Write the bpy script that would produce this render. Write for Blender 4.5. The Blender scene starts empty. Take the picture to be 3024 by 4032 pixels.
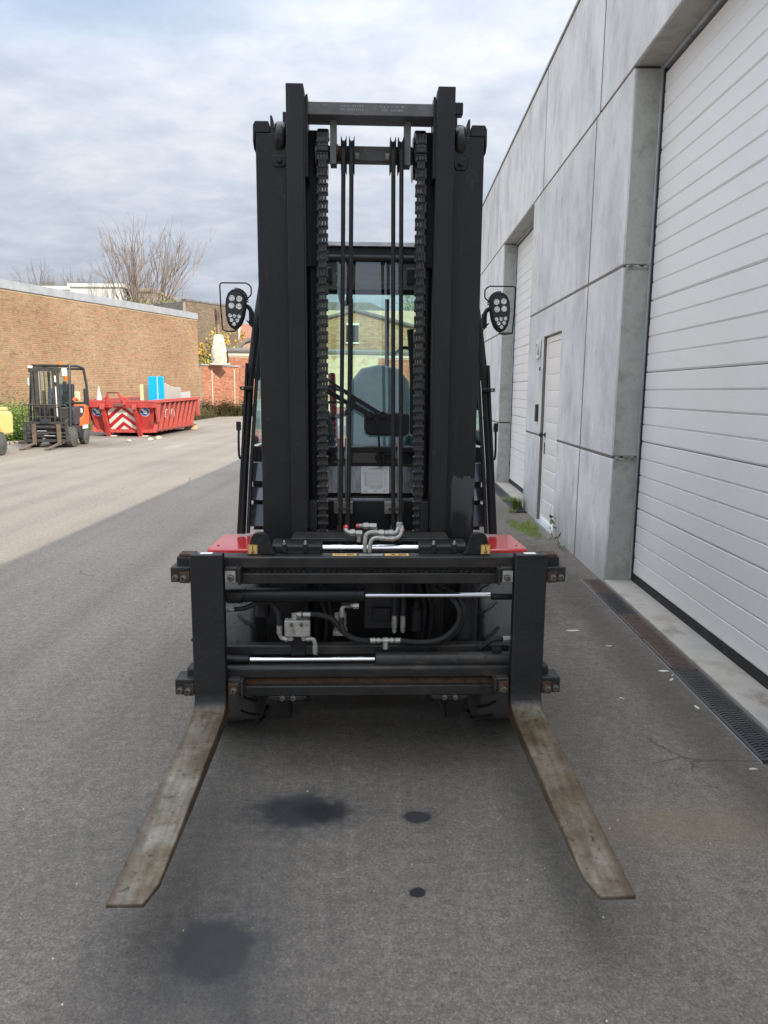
import bpy, bmesh, math, random
from mathutils import Vector, Matrix, Euler
R = math.radians
rnd = random.Random(7)
scene = bpy.context.scene
C = scene.collection

# ------------------------------------------------------------------ camera
PITCH = math.atan(476/2850); ROLL = R(.45)
cd = bpy.data.cameras.new('camera'); cam = bpy.data.objects.new('camera', cd); C.objects.link(cam)
cd.sensor_fit = 'VERTICAL'; cd.sensor_height = 24; cd.sensor_width = 18; cd.lens = 2850/4032*24
cd.clip_start = .05; cd.clip_end = 3000
cam.matrix_world = Matrix.Translation((0, 0, 1.5)) @ Matrix.Rotation(math.pi/2-PITCH, 4, 'X') @ Matrix.Rotation(ROLL, 4, 'Z')
scene.camera = cam
scene.render.resolution_x = 768; scene.render.resolution_y = 1024

# ------------------------------------------------------------------ sun and sky
PHI = R(48)                               # sun stands to the right, behind the camera, over the warehouse roof
TEL = 1.03*math.cos(PHI); SUNEL = math.atan(TEL)
sdir = Vector((math.cos(PHI)*math.cos(SUNEL), -math.sin(PHI)*math.cos(SUNEL), math.sin(SUNEL)))
sl = bpy.data.lights.new('sun', 'SUN'); sl.energy = 3.5; sl.angle = R(.55); sl.color = (1, .91, .79)
so = bpy.data.objects.new('sun', sl); C.objects.link(so)
so.rotation_euler = sdir.to_track_quat('Z', 'Y').to_euler(); so.location = (20, -20, 20)

world = bpy.data.worlds.new('World'); scene.world = world; world.use_nodes = True
wt = world.node_tree; wt.nodes.clear()
def wn(t, **k):
    n = wt.nodes.new(t)
    for a, b in k.items(): setattr(n, a, b)
    return n
WL = wt.links.new
sky = wn('ShaderNodeTexSky', sky_type='NISHITA', sun_disc=False)
sky.sun_elevation = SUNEL; sky.sun_rotation = math.atan2(sdir.x, sdir.y)
bg_sky = wn('ShaderNodeBackground'); bg_sky.inputs[1].default_value = .11
skyt = wn('ShaderNodeMix', data_type='RGBA', blend_type='MIX'); skyt.inputs[0].default_value = .25
WL(sky.outputs[0], skyt.inputs[6]); skyt.inputs[7].default_value = (3.9, 4.9, 5.4, 1)
WL(skyt.outputs[2], bg_sky.inputs[0])
tc = wn('ShaderNodeTexCoord')
sep = wn('ShaderNodeSeparateXYZ'); WL(tc.outputs['Generated'], sep.inputs[0])
def wmath(op, a, b=None, c=None, clamp=False):
    n = wn('ShaderNodeMath', operation=op, use_clamp=clamp)
    for i, v in enumerate((a, b, c)):
        if v is None: continue
        if isinstance(v, (int, float)): n.inputs[i].default_value = v
        else: WL(v, n.inputs[i])
    return n.outputs[0]
zz = wmath('MAXIMUM', sep.outputs[2], 0.0)
den = wmath('ADD', zz, .22)
cx = wmath('DIVIDE', sep.outputs[0], den); cy = wmath('DIVIDE', sep.outputs[1], den)
comb = wn('ShaderNodeCombineXYZ'); WL(cx, comb.inputs[0]); WL(cy, comb.inputs[1])
def noise(scale, detail, rough, sc=(1, 1, 1), off=(0, 0, 0), dist=0):
    mp = wn('ShaderNodeMapping'); mp.inputs['Scale'].default_value = sc; mp.inputs['Location'].default_value = off
    WL(comb.outputs[0], mp.inputs[0])
    n = wn('ShaderNodeTexNoise'); n.inputs['Scale'].default_value = scale; n.inputs['Detail'].default_value = detail
    n.inputs['Roughness'].default_value = rough; n.inputs['Distortion'].default_value = dist
    WL(mp.outputs[0], n.inputs['Vector']); return n.outputs['Fac']
n1 = noise(1.1, 4, .45, (.75, 1.0, 1), (3.1, .4, 0), .3)    # light and dark banks
n2 = noise(5.5, 5, .55, (.8, 1.0, 1), (1.7, 2.0, 0), .2)    # puffs
n3 = noise(.8, 3, .5, (.5, 1.6, 1), (.3, 5.2, 0), .4)      # openings
n4 = noise(13, 5, .6, (.7, 1.0, 1), (4.1, 1.3, 0), .4)     # fine ripples
mixn = wmath('ADD', wmath('ADD', wmath('MULTIPLY', n1, .44), wmath('MULTIPLY', n2, .36)), wmath('MULTIPLY', n4, .20))
cr = wn('ShaderNodeValToRGB'); e = cr.color_ramp.elements
e[0].position = .38; e[0].color = (.49, .545, .64, 1); e[1].position = .64; e[1].color = (.79, .82, .87, 1)
m_ = e.new(.50); m_.color = (.61, .665, .765, 1)
WL(mixn, cr.inputs[0])
# an overcast sky brightens gently from the horizon to the zenith
grad = wmath('ADD', .565, wmath('MULTIPLY', wmath('POWER', zz, 2.6), 2.1))
vm = wn('ShaderNodeVectorMath', operation='SCALE'); WL(cr.outputs[0], vm.inputs[0]); WL(grad, vm.inputs[3])
bg_cl = wn('ShaderNodeBackground'); WL(vm.outputs[0], bg_cl.inputs[0]); bg_cl.inputs[1].default_value = 1.0
gap = wn('ShaderNodeMapRange', interpolation_type='SMOOTHSTEP'); WL(n3, gap.inputs[0])
gap.inputs[1].default_value = .31; gap.inputs[2].default_value = .45; gap.inputs[3].default_value = .25; gap.inputs[4].default_value = 1
ms = wn('ShaderNodeMixShader'); WL(gap.outputs[0], ms.inputs[0]); WL(bg_sky.outputs[0], ms.inputs[1]); WL(bg_cl.outputs[0], ms.inputs[2])
wo = wn('ShaderNodeOutputWorld'); WL(ms.outputs[0], wo.inputs[0])
vs = scene.view_settings; vs.view_transform = 'Standard'; vs.look = 'None'; vs.exposure = 0.78; vs.gamma = 1; vs.use_curve_mapping = False

# ------------------------------------------------------------------ helpers
class MB:
    """collects shapes and links them as ONE mesh object"""
    def __init__(s): s.bm = bmesh.new()
    def quad(s, pts): return s.bm.faces.new([s.bm.verts.new(p) for p in pts])
    def hexa(s, p):   # 8 corners: bottom ring, top ring
        v = [s.bm.verts.new(q) for q in p]
        for f in ((3,2,1,0),(4,5,6,7),(0,1,5,4),(1,2,6,5),(2,3,7,6),(3,0,4,7)): s.bm.faces.new([v[i] for i in f])
        return s
    def box(s, x0, x1, y0, y1, z0, z1, M=None):
        p = [(x0,y0,z0),(x1,y0,z0),(x1,y1,z0),(x0,y1,z0),(x0,y0,z1),(x1,y0,z1),(x1,y1,z1),(x0,y1,z1)]
        if M: p = [M @ Vector(q) for q in p]
        return s.hexa(p)
    def bar(s, a, b, w, d=None, up=(0,0,1)):   # rectangular bar from a to b
        d = d or w; a = Vector(a); b = Vector(b); t = (b-a).normalized(); up = Vector(up)
        if abs(t.dot(up)) > .98: up = Vector((0, 1, 0))
        u = t.cross(up).normalized(); v = u.cross(t)
        r = [(-1,-1),(1,-1),(1,1),(-1,1)]
        return s.hexa([a+u*w/2*i+v*d/2*j for i, j in r]+[b+u*w/2*i+v*d/2*j for i, j in r])
    def cyl(s, a, b, r0, r1=None, n=16, caps=True):
        r1 = r0 if r1 is None else r1; a = Vector(a); b = Vector(b); t = (b-a).normalized()
        up = Vector((0,0,1)) if abs(t.z) < .9 else Vector((0,1,0))
        u = t.cross(up).normalized(); v = u.cross(t)
        A = []; B = []
        for i in range(n):
            w = 2*math.pi*i/n; d = u*math.cos(w)+v*math.sin(w)
            A.append(s.bm.verts.new(a+d*r0)); B.append(s.bm.verts.new(b+d*r1))
        for i in range(n): s.bm.faces.new((A[i], A[(i+1)%n], B[(i+1)%n], B[i]))
        if caps: s.bm.faces.new(A[::-1]); s.bm.faces.new(B)
        return s
    def lathe(s, o, ax, prof, n=24):   # prof: (distance along axis, radius)
        o = Vector(o); t = Vector(ax).normalized(); up = Vector((0,0,1)) if abs(t.z) < .9 else Vector((0,1,0))
        u = t.cross(up).normalized(); v = u.cross(t); rings = []
        for h, r in prof:
            rings.append([s.bm.verts.new(o+t*h+(u*math.cos(2*math.pi*i/n)+v*math.sin(2*math.pi*i/n))*max(r, 1e-4)) for i in range(n)])
        for a, b in zip(rings, rings[1:]):
            for i in range(n): s.bm.faces.new((a[i], a[(i+1)%n], b[(i+1)%n], b[i]))
        s.bm.faces.new(rings[0][::-1]); s.bm.faces.new(rings[-1]); return s
    def tube(s, pts, r, n=8, sm=4, r1=None):
        P = [Vector(p) for p in pts]
        if sm > 1 and len(P) > 2:
            Q = []
            for i in range(len(P)-1):
                p0 = P[max(i-1,0)]; p1 = P[i]; p2 = P[i+1]; p3 = P[min(i+2,len(P)-1)]
                for k in range(sm):
                    t = k/sm
                    Q.append(.5*((2*p1)+(p2-p0)*t+(2*p0-5*p1+4*p2-p3)*t*t+(3*p1-p0-3*p2+p3)*t**3))
            Q.append(P[-1]); P = Q
        rings = []; u = None
        for i, p in enumerate(P):
            t = (P[min(i+1,len(P)-1)]-P[max(i-1,0)]).normalized()
            if u is None:
                up = Vector((0,0,1)) if abs(t.z) < .9 else Vector((0,1,0)); u = t.cross(up).normalized()
            else: u = (u-t*u.dot(t)).normalized()
            v = t.cross(u); rr = r if r1 is None else r+(r1-r)*i/(len(P)-1)
            rings.append([s.bm.verts.new(p+(u*math.cos(2*math.pi*k/n)+v*math.sin(2*math.pi*k/n))*rr) for k in range(n)])
        for a, b in zip(rings, rings[1:]):
            for k in range(n): s.bm.faces.new((a[k], a[(k+1)%n], b[(k+1)%n], b[k]))
        s.bm.faces.new(rings[0][::-1]); s.bm.faces.new(rings[-1]); return s
    def prism(s, poly, f0, f1):   # polygon points mapped through two functions, front and back
        A = [s.bm.verts.new(f0(*p)) for p in poly]; B = [s.bm.verts.new(f1(*p)) for p in poly]
        n = len(poly); s.bm.faces.new(A); s.bm.faces.new(B[::-1])
        for i in range(n): s.bm.faces.new((A[(i+1)%n], A[i], B[i], B[(i+1)%n]))
        return s
    def pxz(s, poly, y0, y1): return s.prism(poly, lambda x, z: (x, y0, z), lambda x, z: (x, y1, z))
    def pyz(s, poly, x0, x1): return s.prism(poly, lambda y, z: (x0, y, z), lambda y, z: (x1, y, z))
    def pxy(s, poly, z0, z1): return s.prism(poly, lambda x, y: (x, y, z0), lambda x, y: (x, y, z1))
    def mesh(s, name, mat, ang=32):
        bmesh.ops.recalc_face_normals(s.bm, faces=s.bm.faces)
        me = bpy.data.meshes.new(name); s.bm.to_mesh(me); s.bm.free()
        for m in (mat if isinstance(mat, (list, tuple)) else [mat]): me.materials.append(m)
        if ang:
            for p in me.polygons: p.use_smooth = True
            me.set_sharp_from_angle(angle=R(ang))
        return me
    def build(s, name, mat, parent=None, bevel=0, ang=32, **tags):
        return link(name, s.mesh(name, mat, ang), parent, bevel, **tags)
def link(name, me, parent=None, bevel=0, loc=None, rot=None, **tags):
    o = bpy.data.objects.new(name, me); C.objects.link(o)
    if parent: o.parent = parent
    if loc is not None: o.location = loc
    if rot is not None: o.rotation_euler = rot
    if bevel:
        b = o.modifiers.new('bevel', 'BEVEL'); b.width = bevel; b.segments = 2; b.limit_method = 'ANGLE'; b.angle_limit = R(40)
    for k, v in tags.items(): o[k] = v
    return o
def thing(name, label, cat, loc=(0,0,0), rz=0, group=None):
    o = bpy.data.objects.new(name, None); C.objects.link(o); o.location = loc; o.rotation_euler = (0,0,rz)
    o.empty_display_size = .3; o['label'] = label; o['category'] = cat
    if group: o['group'] = group
    return o

# ------------------------------------------------------------------ materials
def mat(name, cols, scale=3, rough=.6, metal=0, bump=.0, bscale=40, stretch=(1,1,1), detail=6, pos=(.35,.65), rr=.1,
        spec=.5, coat=0, extra=None, coord='Object'):
    m = bpy.data.materials.new(name); m.use_nodes = True; t = m.node_tree; N = t.nodes; L = t.links.new
    b = N['Principled BSDF']; b.inputs['Metallic'].default_value = metal
    b.inputs['Specular IOR Level'].default_value = spec; b.inputs['Coat Weight'].default_value = coat
    tc = N.new('ShaderNodeTexCoord'); mp = N.new('ShaderNodeMapping'); mp.inputs['Scale'].default_value = stretch
    L(tc.outputs[coord], mp.inputs[0])
    nz = N.new('ShaderNodeTexNoise'); nz.inputs['Scale'].default_value = scale; nz.inputs['Detail'].default_value = detail
    nz.inputs['Roughness'].default_value = .62
    L(mp.outputs[0], nz.inputs['Vector'])
    r = N.new('ShaderNodeValToRGB'); L(nz.outputs['Fac'], r.inputs[0]); E_ = r.color_ramp.elements
    for i, c in enumerate(cols):
        p = pos[0]+(pos[1]-pos[0])*i/max(1, len(cols)-1)
        el = E_[i] if i < 2 else E_.new(p)
        el.position = p if i != 1 or len(cols) < 3 else p; el.color = (*c, 1)
    if len(cols) == 1: E_[1].color = (*cols[0], 1)
    L(r.outputs[0], b.inputs['Base Color'])
    mr = N.new('ShaderNodeMapRange'); L(nz.outputs['Fac'], mr.inputs[0]); mr.inputs[1].default_value = .3; mr.inputs[2].default_value = .7
    mr.inputs[3].default_value = max(0, rough-rr); mr.inputs[4].default_value = min(1, rough+rr); L(mr.outputs[0], b.inputs['Roughness'])
    if bump:
        n2 = N.new('ShaderNodeTexNoise'); n2.inputs['Scale'].default_value = bscale; n2.inputs['Detail'].default_value = 4
        L(mp.outputs[0], n2.inputs['Vector']); bp = N.new('ShaderNodeBump'); bp.inputs['Strength'].default_value = bump
        bp.inputs['Distance'].default_value = .01; L(n2.outputs['Fac'], bp.inputs['Height']); L(bp.outputs[0], b.inputs['Normal'])
    if extra: extra(t, b, r, mp, L)
    return m
def over(cols2, scale, lo, hi, stretch=None, rough=None, axis=None):
    """lays a second colour over the first through a patchy mask (rust, dust, chips, scratches)"""
    def f(t, b, r, mp, L):
        N = t.nodes; nz = N.new('ShaderNodeTexNoise'); nz.inputs['Scale'].default_value = scale; nz.inputs['Detail'].default_value = 8
        nz.inputs['Roughness'].default_value = .7
        if stretch:
            m2 = N.new('ShaderNodeMapping'); m2.inputs['Scale'].default_value = stretch; m2.inputs['Location'].default_value = (3.3, 1.7, 9)
            L(mp.outputs[0], m2.inputs[0]); L(m2.outputs[0], nz.inputs['Vector'])
        else: L(mp.outputs[0], nz.inputs['Vector'])
        mr = N.new('ShaderNodeMapRange'); L(nz.outputs['Fac'], mr.inputs[0]); mr.inputs[1].default_value = lo; mr.inputs[2].default_value = hi
        mx = N.new('ShaderNodeMix'); mx.data_type = 'RGBA'; L(mr.outputs[0], mx.inputs[0]); L(b.inputs['Base Color'].links[0].from_socket, mx.inputs[6])
        mx.inputs[7].default_value = (*cols2, 1); L(mx.outputs[2], b.inputs['Base Color'])
    return f
def chain_x(*fs):
    def f(*a):
        for g in fs: g(*a)
    return f
M = {}
def basedirt(col, z0, h, k):
    """rain-splashed dirt that creeps up from the ground"""
    def f(t, b, r, mp, L):
        N = t.nodes; tc = N.new('ShaderNodeTexCoord'); sp = N.new('ShaderNodeSeparateXYZ'); L(tc.outputs['Object'], sp.inputs[0])
        m0 = N.new('ShaderNodeMapping'); m0.inputs['Scale'].default_value = (1,6,.8); L(tc.outputs['Object'], m0.inputs[0])
        nz = N.new('ShaderNodeTexNoise'); nz.inputs['Scale'].default_value = 2; nz.inputs['Detail'].default_value = 8; L(m0.outputs[0], nz.inputs['Vector'])
        ad = N.new('ShaderNodeMath'); ad.operation = 'MULTIPLY_ADD'; L(nz.outputs['Fac'], ad.inputs[0]); ad.inputs[1].default_value = -h*1.6; L(sp.outputs[2], ad.inputs[2])
        mr = N.new('ShaderNodeMapRange'); L(ad.outputs[0], mr.inputs[0]); mr.inputs[1].default_value = z0-h*.9; mr.inputs[2].default_value = z0+h*.35; mr.inputs[3].default_value = k; mr.inputs[4].default_value = 0
        mx = N.new('ShaderNodeMix'); mx.data_type = 'RGBA'; L(mr.outputs[0], mx.inputs[0]); L(b.inputs['Base Color'].links[0].from_socket, mx.inputs[6]); mx.inputs[7].default_value = (*col, 1); L(mx.outputs[2], b.inputs['Base Color'])
    return f
M['black'] = mat('black_paint', [(.0115,.0115,.0125),(.017,.017,.0175)], 4, .40, spec=.34, bump=.10, bscale=120, extra=chain_x(over((.06,.058,.053), 7, .60, .80, (1,1,.6)), over((.055,.052,.048), 34, .60, .85, (1,1,.10)), over((.09,.085,.075), 70, .70, .76)))
M['blackmatte'] = mat('matte_black', [(.012,.012,.014),(.022,.022,.024)], 8, .7, bump=.1, bscale=90)
M['dark'] = mat('greasy_black', [(.008,.008,.010),(.016,.016,.018)], 8, .5, bump=.15, bscale=60)
M['carriage'] = mat('carriage_paint', [(.014,.014,.0135),(.024,.023,.022),(.013,.013,.013)], 6, .45, spec=.38, bump=.12, bscale=70, extra=chain_x(over((.055,.042,.030), 7, .54, .68, (1,1,2.5)), over((.10,.07,.045), 34, .68, .80)))
M['grime'] = mat('black_grease', [(.006,.006,.006),(.035,.028,.020)], 40, .6, bump=.9, bscale=60)
M['rustbar'] = mat('rusty_steel', [(.035,.020,.012),(.10,.050,.024),(.045,.034,.026)], 22, .8, bump=.4, bscale=80)
M['zinc'] = mat('zinc_plated', [(.30,.295,.265),(.44,.43,.39)], 30, .45, .4, bump=.15, bscale=140, extra=over((.09,.08,.065), 38, .55, .75))
M['pipe'] = mat('dull_pipe', [(.16,.155,.13),(.26,.25,.21)], 12, .5, .35, bump=.1, extra=over((.16,.085,.04), 9, .5, .62, (1,1,.3)))
M['chrome'] = mat('chrome', [(.80,.80,.83)], 3, .13, 1, rr=.03)
M['beam'] = mat('dusty_beam', [(.085,.085,.085),(.13,.13,.128)], 14, .55, bump=.15, bscale=70, extra=over((.22,.22,.225), 30, .58, .75, (1,1,2)))
M['hose'] = mat('rubber_hose', [(.011,.011,.012),(.021,.021,.021)], 20, .6, spec=.35, bump=.2, bscale=200)
M['chainm'] = mat('oiled_chain', [(.020,.020,.021),(.060,.058,.056)], 30, .26, .6)
M['tyre'] = mat('tyre_rubber', [(.075,.074,.070),(.115,.113,.105)], 12, .88, bump=.3, bscale=90)
M['red'] = mat('red_paint', [(.60,.035,.035),(.52,.03,.03)], 5, .2, coat=.4, rr=.05, extra=over((.3,.06,.05), 40, .66, .75))
M['paper'] = mat('paper', [(.74,.76,.70),(.82,.83,.79)], 6, .7)
M['ink'] = mat('ink', [(.22,.23,.22)], 6, .8)
M['bluegloss'] = mat('blue_grey_gloss', [(.055,.065,.08),(.085,.095,.115)], 6, .15, metal=.3, coat=.6)
M['panelsheen'] = mat('glossy_panel', [(.16,.16,.17),(.26,.26,.27),(.10,.10,.11)], 5, .18, metal=.4, coat=.6, stretch=(2.5,1,1), bump=.1, bscale=40)  # sky reflection of the panel put into its grey colour
M['yellowst'] = mat('yellow_sticker', [(.78,.50,.15),(.66,.42,.14)], 30, .5)
M['inkblack'] = mat('black_ink', [(.015,.013,.01)], 6, .6)
M['steelbolt'] = mat('dirty_bolt', [(.07,.065,.055),(.20,.19,.16)], 60, .5, .4, bump=.2)
M['glossblack'] = mat('gloss_black', [(.055,.055,.060),(.075,.075,.08)], 6, .16, metal=.5, coat=.6, bump=.05, bscale=30)
M['seat'] = mat('seat_cover', [(.34,.39,.44),(.50,.55,.60)], 5, .35)  # pale cover, with cloud reflection put into its colour
M['plastic'] = mat('grey_plastic', [(.03,.035,.038)], 6, .5)
M['lens'] = mat('lens', [(.55,.56,.52),(.85,.85,.82)], 60, .15, .85, bump=.5, bscale=70)
def fork_extra(t, b, r, mp, L):
    """blades worn to bare rusty steel where loads slide, shanks still black"""
    N = t.nodes; tc = N.new('ShaderNodeTexCoord'); sp = N.new('ShaderNodeSeparateXYZ'); L(tc.outputs['Object'], sp.inputs[0])
    nz = N.new('ShaderNodeTexNoise'); nz.inputs['Scale'].default_value = 6; nz.inputs['Detail'].default_value = 8; nz.inputs['Roughness'].default_value = .7; L(tc.outputs['Object'], nz.inputs['Vector'])
    ad = N.new('ShaderNodeMath'); ad.operation = 'MULTIPLY_ADD'; L(nz.outputs['Fac'], ad.inputs[0]); ad.inputs[1].default_value = .07; L(sp.outputs[2], ad.inputs[2])
    mr = N.new('ShaderNodeMapRange'); L(ad.outputs[0], mr.inputs[0]); mr.inputs[1].default_value = .375; mr.inputs[2].default_value = .345
    n3 = N.new('ShaderNodeTexNoise'); n3.inputs['Scale'].default_value = 5; n3.inputs['Detail'].default_value = 12; n3.inputs['Roughness'].default_value = .74; L(tc.outputs['Object'], n3.inputs['Vector'])
    cr = N.new('ShaderNodeValToRGB'); L(n3.outputs['Fac'], cr.inputs[0]); e = cr.color_ramp.elements
    e[0].position = .33; e[0].color = (.065,.038,.017,1); e[1].position = .72; e[1].color = (.26,.245,.21,1)
    q = e.new(.46); q.color = (.112,.082,.048,1); q = e.new(.54); q.color = (.150,.128,.092,1)
    # lengthwise scrapes, rust pits, browner edges
    ms_ = N.new('ShaderNodeMapping'); ms_.inputs['Scale'].default_value = (60,2.2,60); L(tc.outputs['Object'], ms_.inputs[0])
    n5 = N.new('ShaderNodeTexNoise'); n5.inputs['Scale'].default_value = 1; n5.inputs['Detail'].default_value = 5; L(ms_.outputs[0], n5.inputs['Vector'])
    r5 = N.new('ShaderNodeMapRange'); L(n5.outputs['Fac'], r5.inputs[0]); r5.inputs[1].default_value = .3; r5.inputs[2].default_value = .7; r5.inputs[3].default_value = .72; r5.inputs[4].default_value = 1.25
    sm_ = N.new('ShaderNodeMix'); sm_.data_type = 'RGBA'; sm_.blend_type = 'MULTIPLY'; sm_.inputs[0].default_value = 1; L(cr.outputs[0], sm_.inputs[6]); L(r5.outputs[0], sm_.inputs[7])
    ab = N.new('ShaderNodeMath'); ab.operation = 'ABSOLUTE'; L(sp.outputs[0], ab.inputs[0]); su = N.new('ShaderNodeMath'); su.operation = 'SUBTRACT'; L(ab.outputs[0], su.inputs[0]); su.inputs[1].default_value = .604
    a2 = N.new('ShaderNodeMath'); a2.operation = 'ABSOLUTE'; L(su.outputs[0], a2.inputs[0]); a3 = N.new('ShaderNodeMath'); a3.operation = 'MULTIPLY_ADD'; L(nz.outputs['Fac'], a3.inputs[0]); a3.inputs[1].default_value = .06; L(a2.outputs[0], a3.inputs[2])
    e5 = N.new('ShaderNodeMapRange'); L(a3.outputs[0], e5.inputs[0]); e5.inputs[1].default_value = .070; e5.inputs[2].default_value = .098; e5.inputs[4].default_value = .8
    fx0 = N.new('ShaderNodeMix'); fx0.data_type = 'RGBA'; L(e5.outputs[0], fx0.inputs[0]); L(sm_.outputs[2], fx0.inputs[6]); fx0.inputs[7].default_value = (.075,.045,.024,1)
    n6 = N.new('ShaderNodeTexNoise'); n6.inputs['Scale'].default_value = 48; n6.inputs['Detail'].default_value = 8; L(tc.outputs['Object'], n6.inputs['Vector'])
    r6 = N.new('ShaderNodeMapRange'); L(n6.outputs['Fac'], r6.inputs[0]); r6.inputs[1].default_value = .60; r6.inputs[2].default_value = .70
    fx = N.new('ShaderNodeMix'); fx.data_type = 'RGBA'; L(r6.outputs[0], fx.inputs[0]); L(fx0.outputs[2], fx.inputs[6]); fx.inputs[7].default_value = (.05,.028,.015,1)
    mx = N.new('ShaderNodeMix'); mx.data_type = 'RGBA'; L(mr.outputs[0], mx.inputs[0]); L(b.inputs['Base Color'].links[0].from_socket, mx.inputs[6]); L(fx.outputs[2], mx.inputs[7])
    L(mx.outputs[2], b.inputs['Base Color'])
    m2 = N.new('ShaderNodeMath'); m2.operation = 'MULTIPLY'; L(mr.outputs[0], m2.inputs[0]); m2.inputs[1].default_value = .25; L(m2.outputs[0], b.inputs['Metallic'])
M['fork'] = mat('fork_steel', [(.0115,.0115,.013),(.018,.0175,.0175)], 5, .46, spec=.4, bump=.18, bscale=60, extra=chain_x(over((.07,.065,.06), 40, .66, .8), fork_extra))

def glass(name, tint, refl):
    m = bpy.data.materials.new(name); m.use_nodes = True; t = m.node_tree; N = t.nodes; L = t.links.new; N.clear()
    tr = N.new('ShaderNodeBsdfTransparent'); tr.inputs[0].default_value = (*tint, 1)
    gl = N.new('ShaderNodeBsdfGlossy'); gl.inputs['Roughness'].default_value = .01; gl.inputs[0].default_value = (.9,.95,1,1)
    fr = N.new('ShaderNodeFresnel'); fr.inputs[0].default_value = 1.5
    ad = N.new('ShaderNodeMath'); ad.inputs[1].default_value = refl; L(fr.outputs[0], ad.inputs[0])
    mx = N.new('ShaderNodeMixShader'); L(ad.outputs[0], mx.inputs[0]); L(tr.outputs[0], mx.inputs[1]); L(gl.outputs[0], mx.inputs[2])
    o = N.new('ShaderNodeOutputMaterial'); L(mx.outputs[0], o.inputs[0]); return m
M['glass'] = glass('tinted_glass', (.74,.95,.90), .09)
M['glass2'] = glass('rear_glass', (.86,.97,.94), .02)
M['leaf'] = mat('foliage', [(.05,.09,.02),(.09,.15,.03),(.13,.17,.04)], 3, .7)
def text(s_, size, loc, rot, m, par, name='lettering', ext=.001, align='CENTER', bold=0):
    cu = bpy.data.curves.new(name, 'FONT'); cu.body = s_; cu.size = size; cu.extrude = ext; cu.align_x = align; cu.align_y = 'CENTER'; cu.offset = bold
    tmp = bpy.data.objects.new(name, cu); me = bpy.data.meshes.new_from_object(tmp); bpy.data.objects.remove(tmp); bpy.data.curves.remove(cu)
    me.materials.clear(); me.materials.append(m); return link(name, me, par, loc=loc, rot=rot)
X, Z = (1,0,0), (0,0,1)
def wheel(name, par, r, w, x, y, z, side, lug=True, rim='red', n=40, rimcol=None):
    """tyre with recessed tread grooves and a dished rim; side=+1: outer face towards +x"""
    g = MB(); hw = w/2
    g.lathe((x-hw,y,z), X, [(0,r*.55),(.01,r*.60),(.008,r*.90),(.014,r*.965),(.026,r*.99),(hw,r),(w-.026,r*.99),(w-.014,r*.965),(w-.008,r*.90),(w-.01,r*.60),(w,r*.55)], n)
    ty = g.build(name, M['tyre'], par, ang=40)
    if lug:
        q = MB(); k = 20
        for i in range(k):
            a = 2*math.pi*i/k
            for sd in (-1, 1):
                A = a+(math.pi/k if sd > 0 else 0)
                pts = []
                for u, da in ((.98,0),(.90,.03),(.66,.07),(.42,.15)):
                    rr = r*(1.0 if u < .95 else .978)
                    pts.append(Vector((x+sd*hw*u, y+math.sin(A+da)*rr, z+math.cos(A+da)*rr)))
                for p0, p1 in zip(pts, pts[1:]):
                    d = Vector((0, (p0.y-y), (p0.z-z))).normalized()
                    q.bar(p0, p1, .016 if p0 is pts[0] else .011, .006, up=d)
        q.build('tread_groove', M['dark'], ty)['kind'] = 'stuff'
    h = MB(); xo = x+side*(hw-.012)
    h.lathe((xo,y,z), (-side,0,0), [(-.004,r*.50),(-.004,r*.585),(.02,r*.56),(.05,r*.50),(.06,r*.30),(.05,r*.26),(.045,.01)], 28)
    h.lathe((xo,y,z), (-side,0,0), [(-.01,r*.14),(.0,r*.20),(.055,r*.22)], 18)
    for i in range(8): a = 2*math.pi*i/8; h.cyl((xo-side*.055,y+math.sin(a)*r*.36,z+math.cos(a)*r*.36),(xo-side*.035,y+math.sin(a)*r*.36,z+math.cos(a)*r*.36),r*.035,n=6)
    h.build('rim', rimcol or M['plastic'], ty); return ty
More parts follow.
